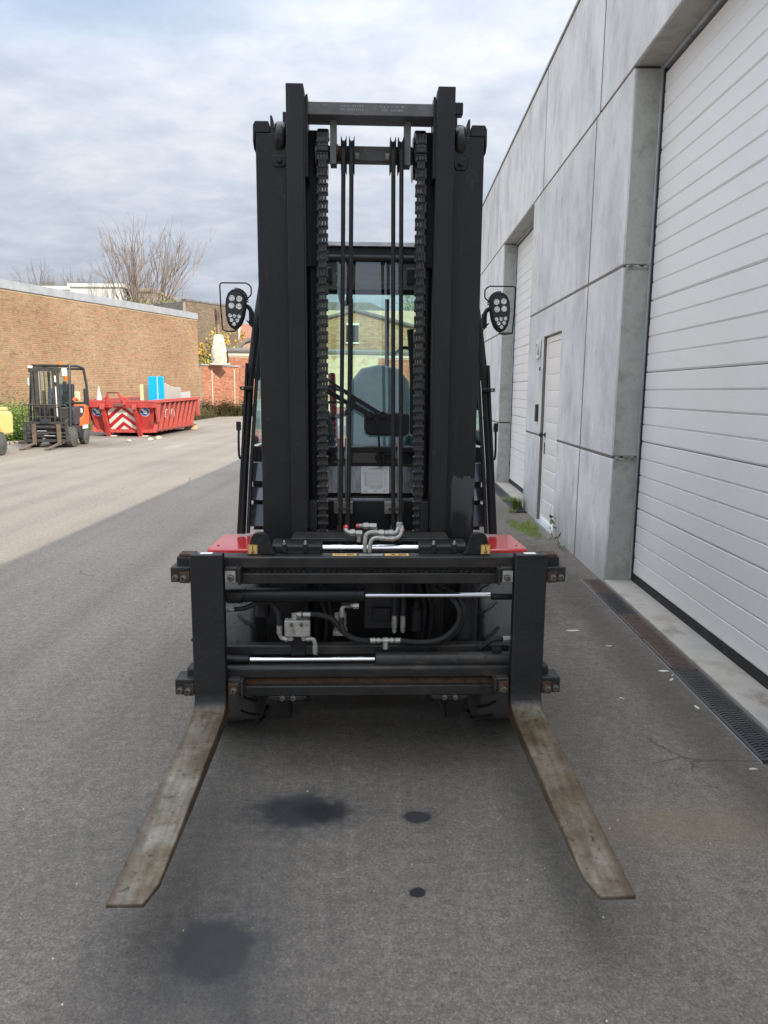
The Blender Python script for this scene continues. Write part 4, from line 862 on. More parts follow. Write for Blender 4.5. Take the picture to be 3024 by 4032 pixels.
for y in (-.0,): wheel('wheel', yv, .265, .24, .54, y, .265, 1, n=30)
wheel('wheel', yv, .265, .24, -.95, -.15, .265, -1, n=28)
MB().box(-1.05,.45,-.2,.9,.97,1.06).build('bonnet', M['yel'], yv, bevel=.03)

# ================================================================== trees
M['bark'] = mat('pale_bark', [(.20,.17,.14),(.30,.27,.23)], 6, .9)
M['twig'] = mat('twig_bark', [(.19,.15,.125),(.27,.22,.19)], 3, .9)
def tree(loc, h, spread, label, seed, stems=4, depth=5, r0=.16, group=None, leaves=0, lm_=None, trunk_h=.25, crown=None, upright=.35):
    r = random.Random(seed); t_ = thing('bare_tree' if not leaves else 'autumn_shrub', label, 'tree' if not leaves else 'shrub', loc, 0, group)
    tg = MB(); th_ = h*trunk_h; tg.tube([(0,0,-.1),(r.uniform(-.1,.1),0,th_*.5),(r.uniform(-.1,.1),0,th_)], r0*1.3, 8, 3, r0); tg.build('trunk', M['bark'], t_)
    g = MB(); tips = []
    def grow(p, d, l, rad, k):
        n = 3; pts = [p]; q = p.copy(); dd = d.copy()
        for i in range(n):
            dd = (dd+Vector((r.uniform(-.16,.16), r.uniform(-.16,.16), r.uniform(-.02,.18)*upright*1.6))).normalized(); q = q+dd*l/n; pts.append(q.copy())
        g.tube(pts, rad, 5 if k > 2 else 3, 1, rad*.6)
        if k == 0: tips.append(q); return
        nb = 3 if r.random() < .75 else 4
        for i in range(nb):
            a = r.uniform(0, 6.28); sp = r.uniform(.25,.75) if i else .18
            side = dd.cross(Vector((math.cos(a), math.sin(a), .2))).normalized()
            nd = (dd+side*sp+Vector((0,0,upright*.5))).normalized(); st_ = pts[-1] if i == 0 else pts[r.choice((1,2,3))]
            grow(st_, nd, l*r.uniform(.55,.85), rad*.58, k-1)
    for i in range(stems):
        a = 2*math.pi*i/stems+r.uniform(-.4,.4)
        d = Vector((math.cos(a)*spread, math.sin(a)*spread*.7, 1)).normalized()
        grow(Vector((0,0,th_*r.uniform(.7,1))), d, (h-th_)*.36, r0*.75, depth-1)
    g.build('crown', M['twig'], t_, ang=60)
    if leaves:
        V = []; F = []
        for i in range(leaves):
            c = r.choice(tips)+Vector((r.gauss(0,.22), r.gauss(0,.22), r.gauss(0,.2))); s_ = r.uniform(.05,.12); a = Vector((r.gauss(0,1),r.gauss(0,1),r.gauss(0,1))).normalized(); b = a.orthogonal().normalized()
            i0 = len(V); V += [c+a*s_, c+b*s_*.7, c-a*s_, c-b*s_*.7]; F.append((i0,i0+1,i0+2,i0+3))
        me = bpy.data.meshes.new('leaves'); me.from_pydata([tuple(v) for v in V], [], F); me.materials.append(lm_); link('leaves', me, t_, kind='stuff')
    return t_
tree((-18.3,56,0), 14.8, .70, 'tall bare tree with thin upright branches behind the brick wall', 41, stems=9, depth=5, r0=.14, trunk_h=.36, upright=.30)
tree((-13.6,52,0), 8.8, .5, 'small bare sapling with few thin twigs beside the dark building', 5, stems=4, depth=4, r0=.05, trunk_h=.5)
for i, (x, y, h, lb) in enumerate(((-38.9,90,17.6,'low broad bare tree farthest left behind the wall'),(-36.6,92,16.6,'round bare tree between the two distant ones on the skyline'),(-32.0,86,17.2,'bare bushy distant tree left of the tall tree'),(-30.2,88,16.0,'low bare tree partly behind the tall tree'))):
    tree((x,y,0), h, 1.0, lb, 20+i, stems=7, depth=5, r0=.16, group='distant bare trees on the skyline', trunk_h=.42)
tree((-11.6,47,0), 5.6, .9, 'yellow and green autumn shrub left of the chimney stump', 31, stems=6, depth=4, r0=.06, leaves=2600, lm_=M['autumn'], trunk_h=.25)
tree((-10.6,56,0), 6.6, 1.2, 'orange yellow autumn shrub behind the low shed roof', 33, stems=8, depth=4, r0=.08, leaves=4200, lm_=M['autumn'], trunk_h=.3)
tree((-12.2,45.5,0), 4.3, .9, 'green shrub low beside the wall end left of the chimney stump', 35, stems=6, depth=4, r0=.05, leaves=2600, lm_=M['shrub'], trunk_h=.2)
tree((-16.2,54,0), 8.7, 1.0, 'olive green bushy shrub at the foot of the tall bare tree', 37, stems=8, depth=4, r0=.08, leaves=3600, lm_=M['shrub'], trunk_h=.5)
tree((3.6,66,0), 11.5, .25, 'slim green poplar seen through the right of the cab', 39, stems=6, depth=4, r0=.12, leaves=3800, lm_=M['shrub'], trunk_h=.3)
# ================================================================== the big forklift
truck = thing('forklift_truck', 'large black and red forklift with raised mast and two lowered forks, seen head-on', 'forklift', (-.05, 2.6, 0), R(2))
TT = truck
# ---- forks
for s in (-1, 1):
    f = MB(); xo, xi = (.660, .540)
    a, b = (s*xi, s*xo) if s > 0 else (s*xo, s*xi)
    yt = -.935; zt = .214
    # side profile of the L-shaped fork, swept across its width; blade tapers to the tip
    prof = [(0,.905),(.046,.905),(.046,.33),(.040,.285),(.022,.262),(-.02,.252),(-.5,.222),(-.86,.202),(yt,.201)]
    top = [(yt,zt),(-.86,.2185),(-.5,.262),(-.10,.298),(-.045,.305),(-.018,.318),(-.004,.34),(0,.37)]
    P = prof+top
    def xx(y, out):
        w0 = (b-a)
        k = 0
        if y < -.66: k = ((-.66-y)/.285)
        inner = .15*w0*max(0, (-.86-y)/.075)**1.6 + .05*w0*min(1, k)
        outer = .04*w0*k
        if s < 0: return (a+outer*0+.0) if out == 0 else b-inner
        return (a+inner) if out == 0 else b-outer*0
    spl = lambda y: s*.021*max(0, -y)/.935
    A = [f.bm.verts.new((xx(y,0)+spl(y), y, z)) for y, z in P]; B = [f.bm.verts.new((xx(y,1)+spl(y), y, z)) for y, z in P]
    n = len(P)
    for i in range(n): f.bm.faces.new((A[(i+1)%n], A[i], B[i], B[(i+1)%n]))
    # side caps as quad strips between bottom and top profile
    def cap(V, flip):
        vb = V[:len(prof)]; vt = V[len(prof):]
        ids_b = [8,7,6,5,4,3,2,1,0]; ids_t = [0,1,2,3,4,5,6,7]
        vb = [V[i] for i in ids_b]; vt = [V[len(prof)+i] for i in ids_t]
        for i in range(7):
            q = [vb[i], vb[i+1], vt[i+1], vt[i]]
            f.bm.faces.new(q if flip else q[::-1])
        q = [vb[7], vb[8], vt[7]]; f.bm.faces.new(q if flip else q[::-1])
    cap(A, True); cap(B, False)
    fo = f.build('fork', M['fork'], TT, bevel=.004)
    st = MB(); st.box(a+.035, b-.04, .012, .036, .9055, .907); st.build('worn_label', M['paper'], fo)

# ---- carriage
def bar(name, z0, z1, y0, y1, hw, m='carriage', bev=.004, par=TT): return MB().box(-hw, hw, y0, y1, z0, z1).build(name, M[m], par, bevel=bev)
cb = MB(); cb.pxz([(-.72,.840),(.72,.840),(.72,.886),(-.72,.886)], .052, .125); bar1 = cb.build('carriage_bar', M['carriage'], TT, bevel=.006)
bar('carriage_bar', .782, .8225, .048, .085, .485)
bar('grease_groove', .8225, .840, .072, .12, .70, 'grime', 0)
bar('carriage_bar', .400, .451, .056, .12, .70, bev=.012)
bar('rust_groove', .376, .400, .074, .12, .62, 'rustbar', 0)
bar('carriage_bar', .336, .376, .048, .09, .485)
bar('cross_channel', .470, .510, .130, .18, .56, 'carriage', .006)
# rack teeth hidden in the grease
g = MB()
for i in range(44):
    x = -.47+i*.0219+rnd.uniform(-.002,.002); g.box(x, x+.012, .066, .074, .8225, .833+rnd.uniform(-.003,.003))
g.build('rack_teeth', M['grime'], TT)
bolt_me = None
def bolt_mesh():
    g = MB(); g.lathe((0,0,0), (0,-1,0), [(0,.0135),(.003,.0135),(.003,.0112),(.015,.0112),(.0165,.0100),(.0165,.0066),(.009,.0060),(.009,.001)], 12)
    return g.mesh('bolt', [M['steelbolt']])
bolt_me = bolt_mesh()
def bolts(par, pts, m=None, sc=1):
    for p in pts: o = link('bolt', bolt_me, par, loc=p); o.scale = (sc,)*3
for s in (-1, 1):
    for zc, hz in ((.8255, .028), (.388, .030)):
        o = MB().box(*sorted((s*.664, s*.735)), .018, .11, zc-hz, zc+hz).build('stop_block', M['carriage'], TT, bevel=.003)
        bolts(o, [(s*.716, .018, zc-.010), (s*.684, .010, zc-.010)], sc=1.0)
        MB().box(*sorted((s*.664, s*.700)), .010, .0175, zc-hz-.001, zc+hz-.016).build('lock_plate', M['rustbar'], o)
        o = MB().box(*sorted((s*.488, s*.536)), .014, .052, zc-hz, zc+hz).build('fork_clamp', M['carriage'], TT, bevel=.003)
        q = MB().box(*sorted((s*.496, s*.534)), .010, .0136, zc-hz+.002, zc+hz-.012).build('lock_plate', M['zinc' if zc > .6 else 'rustbar'], o)
        bolts(o, [(s*.513, .010, zc-.010)])
        MB().box(*sorted((s*.4775, s*.4875)), .006, .052, zc-hz-.008, zc+hz-.002).build('clamp_jaw', M['carriage'], o, bevel=.002)
    MB().box(*sorted((s*.655, s*.71)), .053, .11, .8865, .896).build('bar_end', M['rustbar'], TT)
    # bottom hooks
    o = MB().pxz([(s*.388,.326),(s*.372,.316),(s*.258,.316),(s*.242,.326),(s*.242,.3355),(s*.388,.3355)], .05, .10).build('bottom_hook', M['carriage'], TT, bevel=.003)
    bolts(o, [(s*.335,.05,.328),(s*.293,.05,.328)], sc=.8)
    # mast foot
    MB().box(*sorted((s*.314, s*.375)), .16, .24, .19, .40).build('mast_foot', M['black'], TT, bevel=.004)
    # lifting lugs
    P = [(s*.462,.887),(s*.458,.905),(s*.447,.952),(s*.438,.966),(s*.425,.972),(s*.400,.972),(s*.388,.965),(s*.380,.950),(s*.366,.902),(s*.352,.887)]
    lug = MB().pxz(P, .082, .104).build('lifting_lug', M['black'], TT, bevel=.003)
    g = MB()
    for z in (.943, .914): g.lathe((s*.4135,.0818,z), (0,-1,0), [(0,.0105),(.0012,.0105),(.0012,.0085),(.0004,.008)], 20)
    g.build('lug_hole', M['dark'], lug)
    stk = MB().box(*sorted((s*.441-.0175, s*.441+.0175)), .0795, .0815, .890, .926).build('hook_sticker', M['yellowst'], lug)
    k = MB(); cxk = s*.441
    k.tube([(cxk,.0785,.9215),(cxk,.0785,.907),(cxk+.0005,.0785,.9045)], .0013, 6, 1)
    k.tube([(cxk,.0785,.9045),(cxk+.0045,.0785,.9015),(cxk+.0045,.0785,.8965),(cxk,.0785,.8945),(cxk-.0045,.0785,.8965),(cxk-.005,.0785,.900)], .0016, 6, 3)
    fr = .0155
    for q in ((-fr,fr,.891,.8917),(-fr,fr,.9243,.925)): k.box(cxk+q[0], cxk+q[1], .0790, .0795, q[2], q[3])
    for q in (-fr, fr-.0007): k.box(cxk+q, cxk+q+.0007, .0790, .0795, .8917, .9243)
    k.build('hook_symbol', M['inkblack'], stk)
# stickers on top of the top bar
for x0, x1, nm in ((-.141,-.050,0),(.057,.148,1)):
    st = MB().quad and MB(); st.box(x0, x1, .066, .100, .8865, .8875); s_ = st.build('warning_sticker', M['yellowst'], bar1)
    k = MB()
    if nm: k.pxy([(x0+.02,.075),(x0+.045,.075),(x0+.032,.094)], .8876, .8880)
    for i in range(3): k.box(x0+.052+0*i, x1-.008, .073+.008*i, .076+.008*i, .8876, .8880)
    if not nm:
        k.tube([(x0+.008,.077,.888),(x0+.02,.09,.888),(x0+.034,.078,.888),(x0+.045,.088,.888)], .0010, 5, 1)
    k.build('print', M['inkblack'], s_)
MB().box(-.040,.050,.066,.098,.8865,.8872).build('worn_label', M['zinc'], bar1)

# ---- fork positioner cylinders
def cylpart(name, x0, x1, y, z, r, m='black', par=TT, rings=()):
    g = MB(); prof = [(0,r-.003),(.003,r)]
    for q in rings: prof += [(q-.004,r),(q-.003,r+.0025),(q+.003,r+.0025),(q+.004,r)]
    L_ = x1-x0; prof += [(L_-.003,r),(L_,r-.003)]
    g.lathe((x0,y,z), (1,0,0), prof, 28); return g.build(name, M[m], par, ang=40)
c1 = cylpart('positioner_cylinder', -.555, -.018, .10, .7265, .0275, rings=(.08,.50))
MB().lathe((-.545,.10,.722), (1,0,0), [(0,.0292),(.06,.0292)], 20).build('weld_bead', M['grime'], c1)
cylpart('positioner_rod', -.018, .471, .10, .723, .0095, 'chrome'); cylpart('rod_socket', .4715, .565, .10, .718, .0135)
c2 = cylpart('positioner_cylinder', .024, .565, .10, .4625, .031, 'carriage', rings=(.11,.22,.325,.43))
cylpart('positioner_rod', -.466, .024, .10, .4645, .0095, 'chrome'); cylpart('rod_socket', -.56, -.4665, .10, .4645, .0135)
for c, xb in ((c1, -.09), (c2, .50)):
    MB().box(xb-.018, xb+.018, .085, .13, (.686 if c is c1 else .495), (.70 if c is c1 else .505)).build('port_boss', M['black'], c)
# valve block on a stem
MB().box(-.306, -.250, .125, .129, .47, .58).build('block_bracket', M['black'], TT, bevel=.002)
vb = MB().box(-.327, -.229, .085, .1245, .561, .626).build('valve_block', M['zinc'], TT, bevel=.003)
bolts(vb, [(-.299,.085,.611),(-.262,.085,.611)], sc=.55)
def fitting(pts, par=TT, r=.0085, mesh_m='zinc', nuts=()):
    g = MB(); g.tube(pts, r, 10, 3)
    for (p, d, rr, l) in nuts:
        d = Vector(d).normalized(); p = Vector(p); g.cyl(p-d*l/2, p+d*l/2, rr, n=6)
    return g.build('hose_fitting', M[mesh_m], par)
X, Z = (1,0,0), (0,0,1)
fitting([(-.290,.10,.627),(-.290,.10,.643),(-.280,.10,.646),(-.262,.10,.646)], nuts=[((-.288,.10,.640),Z,.013,.022),((-.268,.10,.646),X,.0115,.012),((-.242,.10,.646),X,.0105,.030)])
fitting([(-.306,.10,.560),(-.308,.10,.549),(-.318,.10,.549),(-.338,.10,.552),(-.347,.10,.566),(-.348,.10,.575)], nuts=[((-.303,.10,.552),Z,.0105,.016),((-.322,.10,.549),X,.011,.012),((-.348,.10,.588),Z,.0105,.034)])
fitting([(-.252,.10,.560),(-.248,.10,.549),(-.236,.10,.549),(-.218,.10,.546),(-.211,.10,.530),(-.210,.10,.520)], nuts=[((-.254,.10,.552),Z,.0105,.016),((-.238,.10,.549),X,.011,.012),((-.210,.10,.505),Z,.0105,.034)])
fitting([(-.06,.10,.683),(-.072,.10,.683),(-.092,.10,.682),(-.104,.10,.672),(-.106,.10,.660)], nuts=[((-.052,.10,.681),X,.012,.022),((-.076,.10,.683),X,.011,.012),((-.106,.10,.648),Z,.0105,.032)])
fitting([(.0,.10,.541),(.125,.10,.541)], nuts=[((.012,.10,.541),X,.0105,.022),((.036,.10,.541),X,.011,.012),((.064,.10,.541),X,.012,.02),((.088,.10,.541),X,.011,.012),((.112,.10,.541),X,.0105,.024),((.064,.10,.522),Z,.0105,.030)], r=.0075)
fitting([(.54,.10,.545),(.565,.10,.545)], nuts=[((.540,.10,.545),X,.012,.032)])
fitting([(-.54,.10,.668),(-.52,.10,.668)], nuts=[((-.535,.10,.668),X,.0105,.034)])
def hose(pts, r=.0095, par=TT, sm=6): return MB().tube(pts, r, 10, sm).build('hydraulic_hose', M['hose'], par)
hose([(-.523,.10,.668),(-.48,.10,.673),(-.43,.11,.690),(-.385,.12,.688),(-.355,.11,.655),(-.348,.10,.615),(-.348,.10,.602)])
hose([(-.228,.10,.646),(-.19,.10,.645),(-.14,.10,.625),(-.11,.10,.585),(-.075,.105,.556),(-.03,.10,.541),(.003,.10,.541)], .0105)
hose([(-.106,.092,.636),(-.106,.090,.605),(-.095,.086,.575),(-.06,.085,.553),(-.02,.09,.541),(.003,.10,.541)])
hose([(.12,.10,.541),(.20,.10,.532),(.28,.10,.545),(.335,.10,.59),(.352,.10,.64),(.335,.12,.69),(.29,.14,.72),(.25,.15,.74)], .0105)
hose([(.12,.12,.530),(.20,.115,.522),(.29,.115,.533),(.35,.115,.58),(.370,.115,.64),(.352,.13,.70),(.30,.15,.735),(.27,.15,.75)])
hose([(-.210,.10,.489),(-.206,.12,.47),(-.20,.14,.44)])
hose([(.530,.10,.545),(.50,.10,.545),(.475,.105,.535),(.455,.11,.515),(.44,.12,.50)])
o = MB().box(-.144,-.087,.20,.26,.524,.541).build('port_block', M['zinc'], TT, bevel=.002)
for x in (-.130,-.101): fitting([(x,.23,.541),(x,.23,.60)], o, .006, nuts=[((x,.23,.552),Z,.009,.012),((x,.23,.572),Z,.0105,.016),((x,.23,.596),Z,.0105,.034)])
for x in (.102,.136):
    fitting([(x,.19,.541),(x,.19,.60)], TT, .006, nuts=[((x,.19,.552),Z,.009,.012),((x,.19,.57),Z,.0105,.016),((x,.19,.596),Z,.0105,.034)])
    hose([(x,.19,.612),(x+.002,.20,.68),(x-.004,.22,.78)], .010, sm=3)
MB().box(.015,.085,.215,.235,.585,.635).build('cover_plate', M['black'], TT, bevel=.002)
MB().box(-.02,.125,.24,.27,.54,.80).build('valve_housing', M['dark'], TT, bevel=.006)
MB().cyl((.195,.26,.53),(.195,.26,.62),.026,n=14).cyl((.195,.26,.62),(.195,.26,.655),.012,n=8).build('oil_filter', M['dark'], TT)

# ---- side shift cylinder, top plate, housings
cylpart('sideshift_rod', -.19, .20, .16, .896, .0155, 'chrome')
MB().box(-.303,.311,.165,.30,.921,.9345).build('top_plate', M['carriage'], TT, bevel=.003)
for s in (-1, 1):
    x0, x1 = sorted((s*.185+.004, s*.372))
    h = MB().pyz([(.115,.887),(.235,.887),(.235,.919),(.20,.926),(.13,.922),(.115,.912)], x0, x1).build('sideshift_housing', M['black'], TT, bevel=.003)
    for x in (s*.325+.0, s*.245):
        b_ = MB().box(x-.009, x+.009, .102, .1145, .8875, .922).build('clamp_lug', M['black'], h, bevel=.002)
        MB().lathe((x,.108,.922), Z, [(0,.006),(.006,.006),(.006,.0035),(.012,.004),(.015,.001)], 10).build('grease_nipple', M['zinc'], b_)
    MB().box(*sorted((s*.19, s*.33)), .104, .114, .8865, .893).build('wear_strip', M['black'], TT, bevel=.001)
# steel pipes and their fittings in front of the mast
fl = [
 ([(-.018,.13,.887),(-.017,.13,.935),(-.010,.135,.957),(.012,.14,.963),(.045,.14,.960),(.075,.15,.958),(.100,.16,.956),(.112,.17,.972),(.114,.19,.985)], [((.045,.14,.960),X,.0135,.020),((.064,.145,.959),X,.0115,.010),((.082,.15,.958),X,.0135,.020)]),
 ([(.000,.125,.887),(.002,.125,.918),(.010,.127,.937),(.028,.13,.943),(.060,.13,.940),(.095,.14,.938),(.118,.155,.947),(.126,.17,.970),(.122,.19,.985)], [((.047,.13,.942),X,.0105,.018),((.068,.13,.940),X,.009,.012),((.085,.135,.939),X,.0105,.018)]),
 ([(-.092,.19,.974),(-.092,.175,.966),(-.080,.16,.958),(-.060,.16,.957),(-.035,.16,.954)], [((-.066,.16,.958),X,.0135,.018),((-.040,.16,.955),X,.0125,.022),((-.040,.16,.934),Z,.009,.026)]),
 ([(-.045,.20,.975),(-.032,.19,.979),(-.015,.18,.980),(.020,.18,.979),(.022,.18,.95)], [((-.014,.18,.980),X,.0135,.020),((.014,.18,.979),X,.0125,.026),((.022,.18,.955),Z,.009,.018)]),
]
for pts, nuts in fl: fitting(pts, TT, .0082, nuts=nuts)
for p, q in (((-.092,.19,.974),(-.092,.176,.968)), ((-.048,.20,.975),(-.040,.196,.976)), ((.126,.17,.962),(.1265,.168,.968))):
    MB().cyl(p, q, .0105, n=14).build('red_seal', M['red'], TT)
MB().lathe((.115,.175,.962), (0.05,.1,1), [(0,.011),(.03,.0125),(.034,.011)], 14).build('pipe_elbow', M['zinc'], TT)

# ---- mast
for s in (-1, 1):
    # outer rail: C-channel opening inwards
    o = MB().pxy([(s*.318,.350),(s*.436,.350),(s*.436,.500),(s*.318,.500),(s*.318,.482),(s*.412,.482),(s*.412,.368),(s*.318,.368)], .20, 2.46).build('outer_mast_rail', M['black'], TT, bevel=.003)
    cap_ = MB().pxz([(s*.436,2.461),(s*.442,2.40),(s*.446,2.43),(s*.445,2.488),(s*.437,2.503),(s*.386,2.503),(s*.380,2.461)], .349, .501).build('mast_cap', M['black'], o, bevel=.004)
    MB().pxz([(s*.380,2.461),(s*.380,2.525),(s*.372,2.522),(s*.364,2.46),(s*.362,2.34),(s*.380,2.32)], .352, .45).build('roller_bracket', M['black'], o, bevel=.002)
    MB().lathe((s*.321,.395,2.448), (s,0,0), [(0,.045),(.004,.060),(.016,.066),(.034,.066),(.042,.058),(.0425,.02)], 28).build('mast_roller', M['chainm'], o)
    b_ = MB().pxz([(s*.319,2.382),(s*.374,2.382),(s*.374,2.352),(s*.362,2.338),(s*.330,2.338),(s*.319,2.352)], .345, .40).build('roller_stop', M['black'], o, bevel=.003)
    MB().cyl((s*.346,.345,2.362),(s*.346,.330,2.362),.010,n=6).build('bolt', M['black'], b_)
    # inner rail
    i_ = MB().pxy([(s*.236,.300),(s*.3145,.300),(s*.3145,.318),(s*.262,.318),(s*.262,.404),(s*.3145,.404),(s*.3145,.422),(s*.236,.422)] if 0 else
                  [(s*.250,.300),(s*.3155,.300),(s*.3155,.318),(s*.268,.318),(s*.268,.404),(s*.3155,.404),(s*.3155,.422),(s*.250,.422)], .20, 2.618).build('inner_mast_rail', M['black'], TT, bevel=.003)
    MB().pxz([(s*.249,2.545),(s*.249,2.575),(s*.241,2.588),(s*.236,2.588),(s*.236,2.30),(s*.249,2.30)], .320, .42).build('rail_gusset', M['black'], i_)
    # middle rail seen behind the inner one
    MB().pxy([(s*.300,.432),(s*.3405,.432),(s*.3405,.470),(s*.300,.470)] , .25, 2.565).build('middle_mast_rail', M['rustbar'] if 0 else M['black'], TT, bevel=.002)
    # lift cylinder behind the chain
    ly = MB().cyl((s*.236,.50,.25),(s*.236,.50,2.05),.036,n=20).cyl((s*.236,.50,2.05),(s*.236,.50,2.45),.026,n=16).build('lift_cylinder', M['black'], TT)
    MB().box(*sorted((s*.152, s*.34)), .50, .56, 1.935, 2.0).build('cylinder_clamp', M['blackmatte'], ly, bevel=.006)
    MB().box(*sorted((s*.195, s*.30)), .43, .50, 1.99, 2.50).build('cylinder_shroud', M['blackmatte'], ly, bevel=.003)
    # hanger plates, chain sheave
    h = MB().box(*sorted((s*.130, s*.155)), .37, .43, 2.36, 2.52).build('sheave_hanger', M['beam'], TT, bevel=.002)
    MB().cyl((s*.128,.40,2.41),(s*.110,.40,2.41),.022,n=6).cyl((s*.128,.40,2.41),(s*.124,.40,2.41),.030,n=18).build('sheave_bolt', M['rustbar'], h)
    sh = MB(); sh.lathe((s*.218,.46,2.405), (-s,0,0), [(0,.02),(.0005,.080),(.003,.084),(.005,.072),(.047,.072),(.049,.084),(.0515,.080),(.052,.02)], 36)
    sh.build('chain_sheave', M['chainm'], TT)
    # hose sheaves: two thin flanged discs each side
    for xs in (.072, .103) if s > 0 else (.072, .103):
        x = s*xs+(.0155 if s > 0 else -.0)
        g = MB(); g.lathe((x-.011,.42,2.405), X, [(0,.02),(.0002,.069),(.0018,.069),(.005,.056),(.011,.052),(.017,.056),(.0202,.069),(.0218,.069),(.022,.02)], 36)
        g.build('hose_sheave', M['hose'], TT)
        hose([(x,.352,2.41),(x+s*.003,.352,2.0),(x+s*.008,.352,1.5),(x+s*.012,.352,1.1),(x+s*.016,.350,.90),(x+s*.016,.345,.87)], .0085, sm=3)
    nutx = s*.052+(.0155 if s > 0 else 0)
    MB().cyl((nutx+s*.006,.42,2.405),(nutx-s*.008,.42,2.405),.012,n=6).build('axle_nut', M['zinc'], TT)
    # rail guide blocks at the foot
    MB().box(*sorted((s*.214, s*.2485)), .345, .42, .80, 1.051).build('guide_block', M['black'], TT, bevel=.003)
tb = MB().box(-.2485,.2485,.330,.440,2.521,2.567).build('mast_crossbeam', M['beam'], TT, bevel=.003)
for x0 in (-.115, .035):
    g = MB()
    for row, zc in enumerate((2.553, 2.541)):
        x = x0
        while x < x0+.085:
            w = rnd.uniform(.003,.007)
            if rnd.random() < .8: g.box(x, x+w, .3292, .3298, zc-.004, zc+.003)
            x += w+rnd.uniform(.001,.003)
    g.build('faded_stencil', mat('faded_white', [(.20,.20,.205),(.26,.26,.265)], 60, .8) if x0 < 0 else bpy.data.materials['faded_white'], tb)
MB().box(-.2355,.2355,.45,.50,2.396,2.452).build('mast_crossbeam', M['beam'], TT, bevel=.003)
MB().box(.300,.362,.43,.47,2.566,2.612).build('rail_end_block', M['black'], TT, bevel=.004)
MB().box(-.2505,.2505,.505,.53,.90,1.030).build('mast_crossmember', M['black'], TT, bevel=.003)
MB().box(-.32,.32,.44,.50,.24,.36).build('mast_crossmember', M['black'], TT, bevel=.004)
# chipped paint patch on the right outer rail
ch = MB(); pp = [(.338,1.13)]
for i in range(9): pp.append((.338+.097*(i+1)/9, 1.155+rnd.uniform(-.012,.012)))
pp += [(.4345,1.08),(.425,1.06),(.431,1.0),(.420,.95),(.4345,.92),(.4345,.90),(.34,.90)]
ch.pxz(pp, .3480, .3488).build('chipped_paint', M['glossblack'], TT)

# leaf chains, every link an object
plate = lambda g, x, z0: g.pyz([(-.010,z0-.004),(-.010,z0+.004),(-.006,z0+.008),(.006,z0+.008),(.010,z0+.004),(.010,z0-.004)], x-.0018, x+.0018)
def link_mesh(kind):
    g = MB(); xs = (-.0165,-.0055,.0055,.0165) if kind == 0 else (-.0110,0,.0110)
    for x in xs:
        w = .0046; P = [(-.011,-.018),(-.011,-.008),(-.009,0),(-.011,.008),(-.011,.018),(-.006,.0235),(.006,.0235),(.011,.018),(.011,-.018),(.006,-.0235),(-.006,-.0235)]
        g.pyz(P, x-w, x+w)
    g.cyl((-.0225,0,.0155),(.0225,0,.0155),.0055,n=8)
    return g.mesh('chain_link', M['chainm'])
lm = [link_mesh(0), link_mesh(1)]
for s in (-1, 1):
    ch = MB().box(s*.198-.018, s*.198+.018, .366, .384, .86, .90).build('lift_chain', M['chainm'], TT, bevel=.003)
    for i in range(51):
        z = .905+i*.031
        link('chain_link', lm[i%2], ch, loc=((-.184-.008*(1-i/51)) if s < 0 else (.195+.009*(1-i/51)), .378, z))
    for k in range(7):   # over the sheave
        a = R(180-k*18); z = 2.405+.090*math.sin(a) if k else 2.43
        link('chain_link', lm[k%2], ch, loc=(-.184 if s < 0 else .195, .46+.082*math.cos(a), 2.415+.084*math.sin(a)), rot=(-(math.pi-a), 0, 0))

# rigid pipes behind the hoses, with their clamp plates
for s in (-1, 1):
    for x, m in ((s*.100+.006, 'pipe'), (s*.128+.002, 'pipe')):
        g = MB(); g.cyl((x,.48,.86),(x,.48,1.235),.0072,n=12); p_ = g.build('steel_pipe', M[m], TT)
        MB().cyl((x,.48,1.215),(x,.48,1.245),.0105,n=6).cyl((x,.48,1.245),(x,.48,1.30),.008,n=10).cyl((x,.48,.90),(x,.48,.925),.011,n=6).build('pipe_nut', M['zinc'], p_)
    cp = MB().box(*sorted((s*.068, s*.150)), .462, .502, .980, 1.030).build('pipe_clamp', M['pipe'], TT, bevel=.002)
    MB().cyl((s*.085,.462,1.004),(s*.085,.452,1.004),.010,n=6).build('bolt', M['zinc'], cp)

# ---- wheels
for s in (-1, 1):
    wheel('front_wheel', TT, .365, .26, s*.600, .625, .365, s)
    wheel('rear_wheel', TT, .30, .20, s*.50, 2.25, .30, s)
    # red fender shelf with its support
    fd = MB().pxy([(s*.44,.43),(s*.675,.43),(s*.690,.445),(s*.690,.47),(s*.680,.76),(s*.44,.76)], .806, .832).build('fender', M['red'], TT, bevel=.008)
    MB().pyz([(.47,.785),(.95,.56),(.95,.8055),(.45,.8055)], *sorted((s*.465, s*.57))).build('fender_support', M['red'], fd, bevel=.004)
    MB().cyl((s*.652,.50,.832),(s*.652,.50,.8335),.006,n=12).build('drain_hole', M['dark'], fd)
# chassis between wheels
MB().box(-.44,.44,.62,1.1,.16,.80).build('front_chassis', M['dark'], TT, bevel=.01)
MB().box(-.25,.25,.535,.62,.56,.90).build('axle_housing', M['dark'], TT, bevel=.02)
MB().box(-.20,.20,.56,.60,.895,.925).build('red_chassis_plate', M['red'], TT, bevel=.003)
MB().box(-.46,.46,.64,.70,.12,.40).build('skid_plate', M['dark'], TT, bevel=.01)
MB().pxz([(-.44,.80),(-.50,.56),(-.44,.30),(.44,.30),(.50,.56),(.44,.80)], .9, 2.9).build('rear_chassis', M['blackmatte'], TT, bevel=.01)
cw = MB().prism([(-.58,.28),(.58,.28),(.60,.70),(.56,1.08),(.48,1.16),(-.48,1.16),(-.56,1.08),(-.60,.70)], lambda x, z: (x, 2.35, z), lambda x, z: (x*.93, 3.05, z)).build('counterweight', M['red'], TT, bevel=.04)
